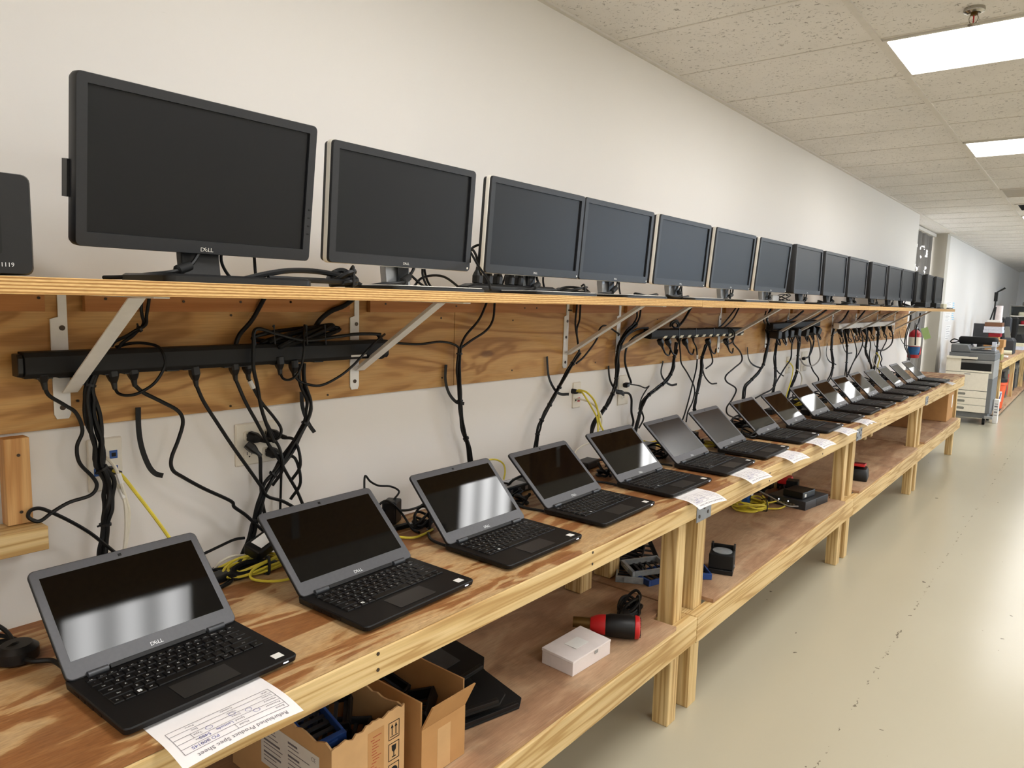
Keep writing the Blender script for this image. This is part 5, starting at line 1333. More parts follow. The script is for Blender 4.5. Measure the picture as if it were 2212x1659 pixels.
for k in range(6): write(rd, ('FILL THE BOX', 'PACK SLIP', 'SHIP TO', 'PHONE', 'TO', 'ROUTE')[k][:6], .009, (X_ + .0002, .018 - .001 * k, .150 - .012 * k), (0, .93, .36), (0, -.36, .93))
MB().box(X_ - .0001, X_ + .0001, -.005, .036, .06, .172).build('tape', 'cardboard', fw)
rd2 = MB()
R_ = random.Random(2)
for k in range(14):
    zz = .158 - .006 * k; a0 = .002 + R_.uniform(0, .006); l_ = R_.uniform(.008, .022)
    rd2.box(X_ + .0002, X_ + .0005, a0, a0 + l_, zz, zz + .0014)
rd2.build('red_print', 'ink_red', fw)
sw = [c for c in tb.children if c.name.startswith('side_wall')][0]
Y_ = .765 - .855 - .0006
MB().box(-.06, .135, Y_, Y_ + .0005, .055, .150).build('shipping_label', 'label_white', sw)
lb_ = MB()
for k in range(9):
    for j in range(2):
        a0 = -.05 + j * .085; lb_.box(a0, a0 + R_.uniform(.03, .07), Y_ - .0004, Y_ - .0001, .140 - .009 * k - (.004 if k % 3 == 0 else .0015), .140 - .009 * k)
write(lb_, 'CE', .012, (.118, Y_ - .0005, .134), (1, 0, 0), (0, 0, 1)); lb_.build('label_print', 'ink_grey', sw)
sy2 = MB(); a = .152
sy2.box(a - .0125, a - .0113, Y_, Y_ + .0005, .045, .08).box(a + .0113, a + .0125, Y_, Y_ + .0005, .045, .08).box(a - .0125, a + .0125, Y_, Y_ + .0005, .045, .0462).box(a - .0125, a + .0125, Y_, Y_ + .0005, .0788, .08)
for d in (-.0045, .0045): sy2.box(a + d - .001, a + d + .001, Y_, Y_ + .0005, .05, .068).prism([(a + d - .0033, .067), (a + d + .0033, .067), (a + d, .075)], 'y', Y_, Y_ + .0005)
sy2.build('handling_symbols', 'ink_dark', sw)
# its contents
for i, (lb, dx, dy, dz, rot, col, nm) in enumerate((
    ('flat blue caddy lying across the torn carton\'s near corner', .06, -.042, .150, (.12, -.10, 1.40), 'blue_plastic', 'drive_caddy'),
    ('tall blue bracket standing at the torn carton\'s far side', -.06, .045, .130, (1.25, .1, .15), 'blue_plastic', 'drive_caddy'),
    ('long black slotted rail crossing the middle of the torn carton', .02, .005, .138, (.2, .45, -.75), 'black_plastic', 'drive_caddy'),
    ('second black slotted rail beneath the crossing one in the torn carton', .06, .02, .105, (.1, .35, -.9), 'dark_steel', 'drive_caddy'),
    ('blue caddy tipped against the back of the torn carton', -.08, -.01, .14, (.6, .3, -.2), 'blue_plastic', 'drive_caddy'),
    ('black caddy deep in the torn carton\'s front corner', .09, -.01, .085, (.0, .2, .1), 'black_plastic', 'drive_caddy'))):
    caddy(nm, lb, ((.46 + TX) / 2 + dx, .855 + dy, ZL + dz), rot, col, (.07, .12, .02))
# plain carton with flap
x0, x1, y0, y1 = .50, .815, .985, 1.118
pb = carton('cardboard_box', 'tall plain carton with its front flap standing open, next to the torn one', x0, x1, y0, y1, ZL, (.118, .118, .178), 'cardboard', 0, 4)
for c in list(pb.children):
    if c.name.startswith('side_wall') or c.name.startswith('back_wall'):
        for v in c.data.vertices:
            if v.co.z > .05: v.co.z = .178
cx, cy = (x0 + x1) / 2, (y0 + y1) / 2
f_ = MB(); f_.loops([[(x1 - cx - .004, a, .1185) for a in (y0 - cy, y1 - cy)] + [(x1 - cx, a, .1185) for a in (y1 - cy, y0 - cy)], [(x1 - cx + .022, a, .176) for a in (y0 - cy + .006, y1 - cy + .004)] + [(x1 - cx + .026, a, .176) for a in (y1 - cy + .004, y0 - cy + .006)]])
f_.build('flap', 'cardboard', pb)
MB().box(x1 - cx + .0001, x1 - cx + .0003, -.02, .02, .002, .10).build('tape', 'cardboard_light', pb)
caddy('drive_caddy', 'black caddy with a white tag inside the tall plain carton', (.62, 1.05, ZL + .085), (.3, .3, .2), 'black_plastic', (.08, .1, .03))
caddy('drive_caddy', 'black caddy with a clear end inside the tall plain carton\'s front', (.73, 1.06, ZL + .09), (.2, -.3, .5), 'black_plastic', (.07, .09, .03))
t = thing('price_tag', 'small white barcode tag poking up inside the tall plain carton', 'tag', (.60, 1.03, ZL + .145)); t.rotation_euler = (.3, .25, .2)
MB().box(-.0004, .0004, -.006, .006, -.03, .03).build('tag', 'label_white', t)
MB().box(.0005, .0007, -.003, .003, -.02, -.004).box(.0005, .0007, -.003, .003, .002, .02).build('print', 'ink_dark', t)
# black plastic covers fanned beside it
for i, (lb, c, rot, d) in enumerate((('lowest black plastic cover of the fanned stack beside the plain carton', (.625, 1.31, ZL + .001), (0, -.0, -.25), (.32, .20, .016)), ('middle black plastic cover of the fanned stack, turned across the lowest', (.61, 1.275, ZL + .034), (.08, .02, -.42), (.33, .20, .016)), ('topmost black plastic cover, tilted with a broken corner', (.56, 1.255, ZL + .075), (.14, .04, -.1), (.26, .21, .010)))):
    t = thing('plastic_cover', lb, 'plastic cover', c, 0, 'black plastic covers'); t.rotation_euler = rot
    x_, y_, z_ = d
    pl = [(-x_ / 2, -y_ / 2), (x_ / 2, -y_ / 2), (x_ / 2, y_ / 2 - .03), (x_ / 2 - .03, y_ / 2), (-x_ / 2 + .06, y_ / 2), (-x_ / 2 + .05, y_ / 2 - .02), (-x_ / 2, y_ / 2 - .02)]
    MB().prism(pl, 'z', 0, z_ * .35).build('panel', 'black_matte', t, bev=.001)
    r_ = MB(); r_.box(x_ / 2 - .012, x_ / 2 - .0005, -y_ / 2 + .001, y_ / 2 - .032, z_ * .36, z_).box(-x_ / 2 + .001, x_ / 2 - .013, -y_ / 2 + .0005, -y_ / 2 + .010, z_ * .36, z_)
    r_.build('rim', 'black_plastic', t, bev=.001)
    MB().box(-x_ * .2, x_ * .25, -y_ * .3, y_ * .25, z_ * .36, z_ * .5).build('inset', 'dark_steel' if i == 2 else 'black_plastic', t)
# white mailer box
q0 = Vector((.703, 1.552)); q1 = Vector((.809, 1.571)); q2 = Vector((.817, 1.744))
ang = math.atan2(q2.y - q1.y, q2.x - q1.x) - PI / 2
t = thing('mailer_box', 'small white cardboard mailer box with lifted lid, in front of the heat gun', 'box', ((q0.x + q2.x) / 2, (q0.y + q2.y) / 2, ZL), ang)
MB().box(-.054, .054, -.090, .090, 0, .037).build('body', 'white_card', t, bev=.0012)
l_ = MB(); l_.raw([(-.055, -.091, .0375), (.055, -.091, .0375), (.055, .091, .0375), (-.055, .091, .0375), (-.055, -.091, .046), (.054, -.089, .042), (.055, .091, .044), (-.055, .091, .049)], [(3, 2, 1, 0), (4, 5, 6, 7), (0, 1, 5, 4), (1, 2, 6, 5), (2, 3, 7, 6), (3, 0, 4, 7)])
l_.build('lid', 'white_card', t, bev=.001)
MB().box(.0552, .0556, .010, .026, .029, .0385).build('tuck_tab', 'copier_mid', t)
MB().box(-.022, .02, -.03, .03, .0455, .0466).build('tape', 'label_white', t)
# heat gun
a0 = at(1238, 1340, z=ZL + .040); a1 = at(1383, 1352, z=ZL + .042)
t = thing('heat_gun', 'black and red heat gun lying behind the white mailer box', 'heat gun', (a1.x, a1.y, ZL + .036)); dv = Vector((a0.x - a1.x, a0.y - a1.y, 0)); Lh = dv.length
t.rotation_euler = (0, 0, math.atan2(dv.y, dv.x))
MB().lathe([(.0, .0), (.026, .0), (.034, .004), (.035, .014), (.034, .016)], axis='x', n=28).build('vent_cap', 'red_plastic', t, smooth=True)
vs = MB()
for k in range(14):
    a = 2 * PI * k / 14; vs.cbox((-.0006, .022 * math.cos(a), .022 * math.sin(a)), (.0012, .014, .0022), None) if k % 7 == 0 else vs.cyl((-.0006, .010 * math.cos(a), .010 * math.sin(a)), (-.0006, .030 * math.cos(a), .030 * math.sin(a)), .0011, 5)
vs.build('vent_slots', 'ink_dark', t)
MB().lathe([(.033, .0165), (.0355, .03), (.034, .09), (.030, .104)], axis='x', n=28).build('body', 'black_plastic', t, smooth=True)
MB().lathe([(.0305, .1045), (.029, .125), (.021, .146), (.019, .150)], axis='x', n=28).build('nose', 'red_plastic', t, smooth=True)
MB().lathe([(.0165, .1505), (.0165, max(.18, Lh)), (.014, max(.18, Lh)), (.014, .152)], axis='x', n=20, cap=False).build('nozzle', 'copper_brown', t, smooth=True)
MB().tube(crom([Vector((.055, .0, -.008)), Vector((.052, -.05, -.014)), Vector((.045, -.10, -.017)), Vector((.042, -.13, -.017))], 5), .017, 12, radii=None).build('handle', 'black_plastic', t, smooth=True)
c = at(1362, 1325, z=ZL + .03)
t2 = coil('coiled black cord of the heat gun, standing behind its red cap', (c.x - .03, c.y + .05, ZL), .03, .055, 6, .005, 'cord_black', 70, h=.055)
# drive caddies pile and loose drive at the bench joint
PC = [('clear', 'clear plastic caddy at the near end of the pile on the lower shelf', (.56, 2.30, ZL), (0, 0, .5), 'clear_plastic'), ('black', 'black caddy lying at the back of the caddy pile', (.475, 2.42, ZL), (0, 0, .9), 'black_plastic'), ('blue', 'blue-framed caddy in the caddy pile by the legs', (.64, 2.34, ZL), (0, 0, -.3), 'blue_plastic'),
      ('black', 'black caddy propped on the caddy pile', (.50, 2.40, ZL + .028), (.25, .1, .4), 'black_plastic'), ('clear', 'clear caddy on top of the caddy pile', (.60, 2.34, ZL + .026), (.05, .1, -.6), 'clear_plastic'), ('steel', 'steel-tipped caddy behind the front legs in the caddy pile', (.68, 2.44, ZL), (0, 0, .2), 'dark_steel'), ('blue', 'blue caddy corner peeping beside the second bench\'s leg', (.72, 2.50, ZL), (0, 0, .7), 'blue_plastic'), ('black', 'broken black frame leaning on the caddy pile', (.50, 2.50, ZL + .03), (.5, .2, 1.0), 'black_plastic')]
for _, lb, c, rot, col in PC: caddy('drive_caddy', lb, c, rot, col)
c = at(1552, 1225, z=ZL + .02)
t = thing('cooling_fan', 'black drive frame with clear round disc standing beside the bench leg', 'fan unit', (c.x, c.y + .03, ZL), .3)
MB().box(-.045, .045, -.05, .05, 0, .018).build('base_plate', 'black_plastic', t, bev=.002)
MB().box(-.045, .045, -.045, .05, .018, .075, Matrix.Rotation(.0, 4, 'X')).build('housing', 'black_matte', t, bev=.004)
o = MB().lathe([(.008, .0752), (.036, .0752), (.036, .078), (.008, .079)], n=30, cap=True).build('disc', 'clear_plastic', t, smooth=True)
u_ = MB()
for sg in (-1, 1): u_.box(-.045 if sg < 0 else .037, -.037 if sg < 0 else .045, .02, .05, .075, .095)
u_.box(-.045, .045, .045, .05, .075, .088)
u_.build('raised_edge', 'black_plastic', t, bev=.001)
MB().cyl((.046, -.02, .03), (.050, -.02, .03), .006, 10).build('spindle', 'steel', t)

# ------------------------------------------------------------------ second bench, lower shelf
coil('big tied hank of yellow network cable on the second bench\'s lower shelf', (.55, 3.51, ZL), .085, .11, 9, .0045, 'cord_yellow', 80, h=.045, group='yellow hanks')
coil('grey cable tangle heaped over the yellow hank', (.44, 3.50, ZL + .05), .05, .07, 5, .0042, 'cord_grey', 81, h=.06, tie=False)
t = thing('network_device', 'dark blue rounded network device behind the yellow hank', 'network device', (.46, 3.62, ZL), .2)
MB().loops([[(a, b, z_) for a, b in rrect(.12 * s_, .14 * s_, .02, 4)] for z_, s_ in ((0, .95), (.01, 1), (.06, 1), (.072, .9))]).build('body', 'blue_dark' if 'blue_dark' in M else 'jack_blue', t, smooth=True)
MB().box(.0605, .061, -.03, .03, .03, .045).build('lettering_strip', 'label_white', t)
for px_, py_ in ((0, -.05),): MB().cyl((.06, -.045, .03), (.062, -.045, .03), .014, 14).build('lens', 'black_plastic', t)
sx0, sy0 = .72, 3.79
t = thing('network_switch', 'flat grey rack switch with leads plugged in along its front', 'network switch', (.70, 3.80, ZL), math.radians(-8))
MB().box(-.10, .10, -.13, .13, .001, .044).build('chassis', 'dark_steel', t, bev=.001)
MB().box(.1002, .1012, -.01, .12, .004, .040).build('side_panel', 'black_plastic', t)
for k in range(8): MB().box(-.085 + k * .017, -.072 + k * .017, -.1312, -.1302, .010, .022).build('port', 'steel', t)
for k in range(2): MB().cyl((-.04 + .05 * k, -.1302, .030), (-.04 + .05 * k, -.1325, .030), .003, 8).build('status_light', 'power_led', t)
MB().box(-.03, .03, .06, .11, .0441, .0446).build('label', 'label_white', t)
t = thing('router', 'small black router sitting on top of the grey rack switch', 'router', (.71, 3.77, ZL + .0446), math.radians(-8))
MB().box(-.05, .055, -.07, .07, 0, .034).build('body', 'black_plastic', t, bev=.004)
MB().box(.0552, .0556, -.05, -.03, .008, .024).build('label', 'label_white', t)
t = thing('router', 'second black box stacked further back beside the small router', 'router', (.60, 3.90, ZL + .0446), .2)
t.location = (.645, 3.875, ZL + .0446)
MB().box(-.03, .03, -.035, .035, 0, .05).build('body', 'black_plastic', t, bev=.004)
cord('yellow lead from the hank to the switch\'s first port', [Vector((.60, 3.56, ZL + .02)), Vector((.64, 3.60, ZL + .03)), Vector((.65, 3.64, ZL + .03)), Vector((.635, 3.672, ZL + .018))], .004, 'cord_yellow', name='network_cable', cat='network cable')
cord('second yellow lead from the hank into the switch', [Vector((.62, 3.52, ZL + .008)), Vector((.68, 3.57, ZL + .01)), Vector((.69, 3.63, ZL + .015)), Vector((.655, 3.668, ZL + .016))], .004, 'cord_yellow', name='network_cable', cat='network cable')
cord('grey lead drooping along the front of the rack switch', [Vector((.5, 3.66, ZL + .07)), Vector((.6, 3.63, ZL + .05)), Vector((.70, 3.62, ZL + .02)), Vector((.745, 3.66, ZL + .016))], .0036, 'cord_grey', name='network_cable', cat='network cable')
cord('heavy black cable run lying along the shelf behind the switch', [Vector((.48, 3.64, ZL + .04)), Vector((.50, 3.74, ZL + .07)), Vector((.52, 3.84, ZL + .055)), Vector((.50, 3.95, ZL + .03))], .02, name='power_cable')
t2 = []
for i, (lb, x_, y_) in enumerate((('red tool-battery adapter with grey cord, nearer the wall on the second bench', .47, 4.00), ('second red tool-battery adapter beside it, closer to the legs', .55, 4.05))):
    t = thing('battery_adapter', lb, 'adapter', (x_, y_, ZL), .2 * i, 'red adapters')
    MB().box(-.035, .035, -.045, .045, 0, .03).build('base', 'black_plastic', t, bev=.003)
    MB().loops([[(a, b, z_) for a, b in rrect(.075 * s_, .09 * s_, .012, 4)] for z_, s_ in ((.0305, 1), (.055, 1), (.066, .88))]).build('shell', 'red_plastic', t, smooth=True)
coil('black cord loops in front of the red adapters', (.60, 3.98, ZL), .05, .09, 4, .005, 'cord_black', 82, h=.02, tie=False)
coil('black cord coil between the red adapters and the router', (.46, 3.86, ZL), .05, .06, 3, .005, 'cord_black', 83, h=.02, tie=False)
cord('white cord hooping above the red adapters from under the worktop', [Vector((.44, 4.03, .62)), Vector((.50, 4.06, .56)), Vector((.51, 4.06, .50)), Vector((.47, 4.0, .49)), Vector((.43, 3.9, .50))], .004, 'cord_white', name='power_cable')
cord('lower white cord running behind the red adapters', [Vector((.43, 3.85, .46)), Vector((.46, 3.95, .455)), Vector((.5, 4.04, .46)), Vector((.53, 4.06, .448))], .004, 'cord_white', name='power_cable')
# charger on the third bench
c = at(1862, 1040, z=ZL + .01)
t = thing('battery_charger', 'black battery charger with red slotted top on the third bench', 'charger', (.80, 4.60, ZL), .15)
MB().loops([[(a, b, z_) for a, b in rrect(.11 * s_, .15 * s2_, .015, 4)] for z_, s_, s2_ in ((0, .95, .97), (.01, 1, 1), (.05, .95, .95), (.068, .8, .8))]).build('body', 'black_plastic', t, smooth=True)
r_ = MB().box(-.03, .035, -.07, .08, .076, .092, Matrix.Rotation(-.12, 4, 'X')); r_.build('red_top', 'red_plastic', t, bev=.004)
v_ = MB()
for k in range(5): v_.box(-.028, .033, -.06 + k * .028, -.055 + k * .028, .0922, .0932, Matrix.Rotation(-.12, 4, 'X'))
v_.build('slots', 'ink_dark', t)
# cartons on the end bench
t = thing('cardboard_box', 'brown carton with dark open top, on the end bench\'s lower shelf', 'box', (.655, 7.66, ZL))
MB().box(-.24, .185, -.10, .24, .001, .262).build('body', 'cardboard', t, bev=.002)
MB().box(-.235, .18, -.105, -.1005, .20, .272, Matrix.Rotation(-.06, 4, 'X')).build('flap', 'cardboard_dark', t)
MB().box(-.24, .19, -.09, .235, .2622, .272).build('lid', 'cardboard_dark', t, bev=.002)
MB().box(.1853, .1857, .13, .18, .11, .23).build('label', 'label_white', t)
t = thing('cardboard_box', 'second brown carton behind the last leg pair, deeper on the end bench', 'box', (.56, 7.10, ZL))
MB().box(-.12, .12, -.2, .2, .001, .23).build('body', 'cardboard_dark', t, bev=.002)
MB().box(-.02, .02, -.2, .2, .2302, .2306).build('tape', 'cardboard', t)

plan_end()
# ------------------------------------------------------------------ fire extinguisher in the recess
EY = 10.62
c = at(1975, 742, y=EY)
EX = c.x; zb_ = at(1975, 773, y=EY).z; zt_ = at(1975, 712, y=EY).z
t = thing('fire_extinguisher', 'red fire extinguisher with green inspection tag, hung in front of the grey blind', 'fire extinguisher', (EX, EY, zb_))
h = zt_ - zb_; r = .072
MB().lathe([(r * .9, 0), (r, .012), (r, h * .80), (r * .9, h * .88), (r * .6, h * .95), (r * .34, h)], n=26).build('cylinder', 'red_paint', t, smooth=True)
MB().lathe([(r + .0008, h * .42), (r + .0008, h * .74)], n=26, cap=False).build('label', 'ivory_plastic', t, smooth=True)
MB().lathe([(r + .001, h * .12), (r + .001, h * .40)], n=26, cap=False).build('band_label', 'blue_label', t, smooth=True)
MB().prism([(-.05, h * .12), (.05, h * .12), (.05, h * .40)], 'x', r + .0012, r + .0025).build('warning_panel', 'red_plastic', t)
MB().lathe([(.018, h), (.022, h + .03), (.016, h + .045)], n=16).build('valve', 'chrome', t, smooth=True)
MB().box(-.012, .012, -.03, .085, h + .046, h + .058).box(-.010, .010, -.02, .095, h + .075, h + .085, ).box(-.01, .01, -.03, -.015, h + .045, h + .086).build('handle', 'steel', t, bev=.002)
MB().tube(crom([Vector((.0, .03, h + .03)), Vector((.03, .085, h - .02)), Vector((.02, .10, h * .6)), Vector((.01, .09, h * .35))], 6), .010, 8).build('hose', 'black_plastic', t, smooth=True)
MB().box(-.19, -r * .9, -.02, .02, h * .5, h * .62).build('mounting_bracket', 'dark_steel', t)
o = MB().box(-.04, .04, -.001, .001, -.15, 0).build('inspection_tag', 'green_paper', t); o.location = (.105, -.06, h + .03); o.rotation_euler = (0, -.35, .2)
# notices and marker lines on the far wall
XW = -.0795
for lb, a, b, kind in (('printed notice with bordered table on the far wall beyond the column', (2043, 651), (2055, 668), 0), ('second printed sheet lower on the far wall beyond the column', (2041, 676), (2052, 694), 1), ('row of small white tags on the far wall above the copier', (2043, 703), (2051, 733), 2)):
    p = at(a[0], a[1], x=XW); q = at(b[0], b[1], x=XW)
    t = thing('wall_notice', lb, 'notice', (XW, (p.y + q.y) / 2, (p.z + q.z) / 2), 0, 'notices on the far wall')
    w_, h_ = abs(q.y - p.y), abs(p.z - q.z)
    MB().box(.0, .001, -w_ / 2, w_ / 2, -h_ / 2, h_ / 2).build('sheet', 'label_white', t)
    k_ = MB()
    for i in range(6):
        z_ = -h_ * .4 + h_ * .8 * i / 5; k_.box(.0011, .0014, -w_ * .35, w_ * (.35 if i % 2 else .15), z_ - h_ * .012, z_ + h_ * .012)
    k_.build('print', 'ink_grey', t)
p = at(2061, 655, x=XW); q = at(2061, 690, x=XW)
mk = MB()
R_ = random.Random(4)
for i in range(9):
    z_ = p.z + (q.z - p.z) * i / 8; mk.box(.0, .001, -.12 + R_.uniform(-.05, .05), .06 + R_.uniform(-.04, .08), z_ - .006, z_ + .006)
o = mk.build('marker_writing', 'marker_blue'); o.location = (XW, p.y, 0); tag(o, 'column of pale blue marker lines written on the far wall', 'writing')

# ------------------------------------------------------------------ copier
plan_start()
CX0, CX1, CY0, CY1 = .40, .92, 10.40, 11.0
t = thing('copier', 'cream and grey office copier on casters beyond the end of the benches', 'copier', ((CX0 + CX1) / 2, (CY0 + CY1) / 2, 0), 0)
t.scale = (.93, 1, 1.14)
w2, d2 = .27, .30
def cz(py): return at(2090, py, y=CY0).z
MB().box(-w2 + .02, w2 - .02, -d2 + .02, d2, .072, .125).build('plinth', 'copier_grey', t, bev=.006)
MB().box(-w2, w2, -d2 + .012, d2, .1255, .50).build('cabinet', 'copier_grey', t, bev=.006)
for k in range(3):
    z0 = .13 + k * .078
    o = MB().box(-w2 + .004, w2 - .05, -d2 - .004, -d2 + .0115, z0, z0 + .074).build('drawer', 'copier_cream', t, bev=.003)
    MB().loops([[(a, -d2 - .0045, c) for a, c in rrect(.17, .026, .012, 4, -.10, z0 + .038)], [(a, -d2 - .0065, c) for a, c in rrect(.165, .022, .0105, 4, -.10, z0 + .038)]]).build('handle', 'cabinet_grey', o)
MB().box(-w2 + .004, w2 - .05, -d2 - .006, -d2 + .0115, .366, .555).build('door_panel', 'copier_cream', t, bev=.003)
MB().box(-w2, w2, -d2 + .012, d2, .5005, .69).build('engine_housing', 'copier_mid', t, bev=.006)
ug = MB()
ug.box(-w2, -.10, -d2 - .004, -d2 + .0115, .56, .70).box(-.0995, w2 - .02, -d2 - .004, -d2 + .0115, .56, .58)
ug.build('front_cover', 'copier_cream', t, bev=.004)
MB().box(-.0995, w2 - .03, -d2 + .004, -d2 + .0118, .58, .66).build('output_slot', 'black_matte', t)
MB().box(-w2, .08, -d2 - .03, -d2 + .09, .701, .725).build('control_panel', 'copier_cream', t, bev=.004)
MB().box(-.02, .07, -d2 - .025, -d2 + .05, .7253, .73).build('touch_screen', 'lid_grey', t)
MB().box(-w2 + .02, w2, -d2 + .03, d2, .691, .765).build('scanner', 'copier_grey', t, bev=.008)
MB().loops([[(a, b, z_) for a, b in ((-w2 + .03, -d2 + .06), (-.03 + dx, -d2 + .06), (-.03 + dx, d2 - .05), (-w2 + .03, d2 - .05))] for z_, dx in ((.766, .03), (.85, -.02))]).build('document_feeder', 'copier_grey', t, bev=.01)
tr = MB(); tr.loops([[(x_, y_, z_) for x_, z_ in ((-.05, .80), (.25, .835), (.25, .845), (-.05, .815))] for y_ in (-d2 + .10, d2 - .10)]); tr.build('feeder_tray', 'copier_mid', t, bev=.003)
MB().box(-.02, w2 - .01, -d2 + .05, d2 - .03, .766, .79).build('platen_lid', 'copier_grey', t, bev=.006)
for sx in (-1, 1):
    for sy in (-1, 1):
        MB().cyl((sx * (w2 - .06) - .015, sy * (d2 - .07), .036), (sx * (w2 - .06) + .015, sy * (d2 - .07), .036), .035, 16).build('caster', 'black_matte', t)
MB().box(w2 - .05, w2 + .04, -d2 - .02, -d2 + .07, .074, .10).build('foot', 'copier_mid', t, bev=.003)
lg_ = MB(); 
MB().box(-.05, .02, -d2 - .0075, -d2 - .0065, .535, .545).build('badge', 'copier_mid', t)
cxm, cym = (CX0 + CX1) / 2, (CY0 + CY1) / 2
t = thing('equipment_bag', 'long black padded bag lying across the top of the copier', 'bag', (cxm + .02, cym + .12, .971))
MB().loops([[(a, b, z_) for a, b in rrect(.42 * s_, .16 * s_, .04, 4)] for z_, s_ in ((0, .92), (.02, 1), (.07, 1), (.09, .92))]).build('body', 'black_matte', t, smooth=True)
MB().tube(crom([Vector((-.2, -.02, .03)), Vector((-.26, -.03, .05)), Vector((-.3, -.02, .02)), Vector((-.28, 0, -.0)), Vector((-.21, .02, .02))], 5), .008, 7).build('strap', 'black_matte', t, smooth=True)
t = thing('paper_stand', 'small white paper stand on the copier\'s corner', 'paper stand', (cxm + .205, cym - .05, .902))
MB().prism([(-.03, 0), (.03, 0), (.022, .11), (-.022, .11)], 'x', -.02, .025).build('body', 'book_white', t, bev=.003)

# ------------------------------------------------------------------ cluttered bench along the far wall
FXB = .935
def fb(px, py, x=FXB): return at(px, py, x=x)
b = thing('workbench', 'cluttered timber workbench along the far wall behind the copier', 'workbench', (.5, 15, 0), 0, 'far timber benches')
T = Matrix.Translation((-.5, -15, 0)); YA, YB = 11.1, 21.0; TZ = .752
def prt(nm, mb, mat, bv=.003): return mb.build(nm, mat, b, bev=bv)
prt('worktop', MB().box(.42, FXB - .002, YA, YB, TZ - .014, TZ, T), 'lower_ply', .001)
prt('front_rail', MB().box(FXB - .038, FXB, YA, YB, TZ - .11, TZ - .0145, T), 'pine')
prt('end_rail', MB().box(.42, FXB - .0385, YA, YA + .038, TZ - .11, TZ - .0145, T), 'pine')
prt('lower_shelf', MB().box(.42, FXB + .0, YA + .2, YB, .03, .07, T), 'lower_ply')
for y_ in (11.55, 13.6, 15.6, 17.6, 19.6): prt('leg', MB().box(FXB - .11, FXB - .04, y_, y_ + .09, .0705, TZ - .0145, T), 'pine_post')
def bgbox(name, label, cat, px0, px1, py0, py1, x, dx, mat, z0=None, group=None, bev=.003, extra=None):
    """a small thing on the far bench: its face seen between pixel columns, standing at depth x"""
    p = at((px0 + px1) / 2, py1, x=x); zz = p.z if z0 is None else z0
    d = (p - CAM).dot(CF); hgt = (py1 - py0) * d / FPX; wid = (px1 - px0) * d / FPX
    t = thing(name, label, cat, (x, p.y, zz), 0, group)
    # the face turned to the aisle shows the camera its near end: width is carried by x
    MB().box(-wid / 2, wid / 2, -.0, dx, 0.001, hgt).build('body', mat, t, bev=bev)
    if extra: extra(t, wid, hgt, dx)
    return t
def stripes(mat, n, frac=.8):
    def f(t, w_, h_, dx):
        m_ = MB()
        for k in range(n): m_.box(-w_ * frac / 2, w_ * frac / 2, -.0008, -.0003, h_ * (k + .35) / n, h_ * (k + .65) / n)
        m_.build('print', mat, t)
    return f
BXX = .62
S0 = TZ + .001
def pile(x, y, items, base=S0):
    z = base
    for nm, lb, cat, w_, d_, h_, mat, gr in items:
        t = thing(nm, lb, cat, (x, y, z + .0006), 0, gr); MB().box(-w_ / 2, w_ / 2, -d_ / 2, d_ / 2, 0, h_).build('body', mat, t, bev=.003); z += h_ + .001
        if 'spine' in lb or nm == 'cardboard_box': MB().box(-w_ * .3, w_ * .3, -d_ / 2 - .0008, -d_ / 2 - .0002, h_ * .3, h_ * .7).build('label', 'label_white' if nm != 'book' else 'ink_grey', t)

YF = 11.45
pile(.80, YF, [('cardboard_box', 'olive carton lowest on the far bench just past the copier', 'box', .20, .30, .075, 'olive_card', 'far cartons'), ('cardboard_box', 'white-labelled carton stacked on the olive one', 'box', .19, .28, .09, 'cardboard_light', 'far cartons'), ('cardboard_box', 'wide brown carton topping the pile past the copier', 'box', .22, .30, .10, 'cardboard', 'far cartons')])
pile(.735, YF + .42, [('cardboard_box', 'small tan carton beside the white paper stand', 'box', .14, .22, .29, 'cardboard', 'far cartons'), ('book', 'dark red book on the small tan carton', 'book', .18, .24, .05, 'book_red', 'far book pile'), ('book', 'lower white-blue binder in the far book pile', 'book', .22, .28, .04, 'book_white', 'far book pile'), ('book', 'upper white-blue binder in the far book pile', 'book', .21, .27, .045, 'book_white', 'far book pile'), ('book', 'thick brown book in the far book pile', 'book', .20, .27, .055, 'book_brown', 'far book pile'), ('book', 'slim white book topping the far book pile', 'book', .15, .25, .03, 'label_white', 'far book pile')])
# dark back of a screen, behind the copier
t = thing('monitor', 'dark grey back of a screen standing behind the copier on the far bench', 'monitor', (at(2117, 735, y=11.75).x, 11.75, S0))
MB().box(-.09, .09, -.012, .014, .27, .46).build('housing', 'dark_steel', t, bev=.004)
MB().box(-.092, .092, .0145, .022, .265, .465).build('bezel', 'black_plastic', t, bev=.002)
MB().box(-.03, .03, -.01, .01, .012, .27).build('neck', 'black_plastic', t)
MB().box(-.09, .09, -.07, .07, 0, .012).build('base', 'black_plastic', t, bev=.003)
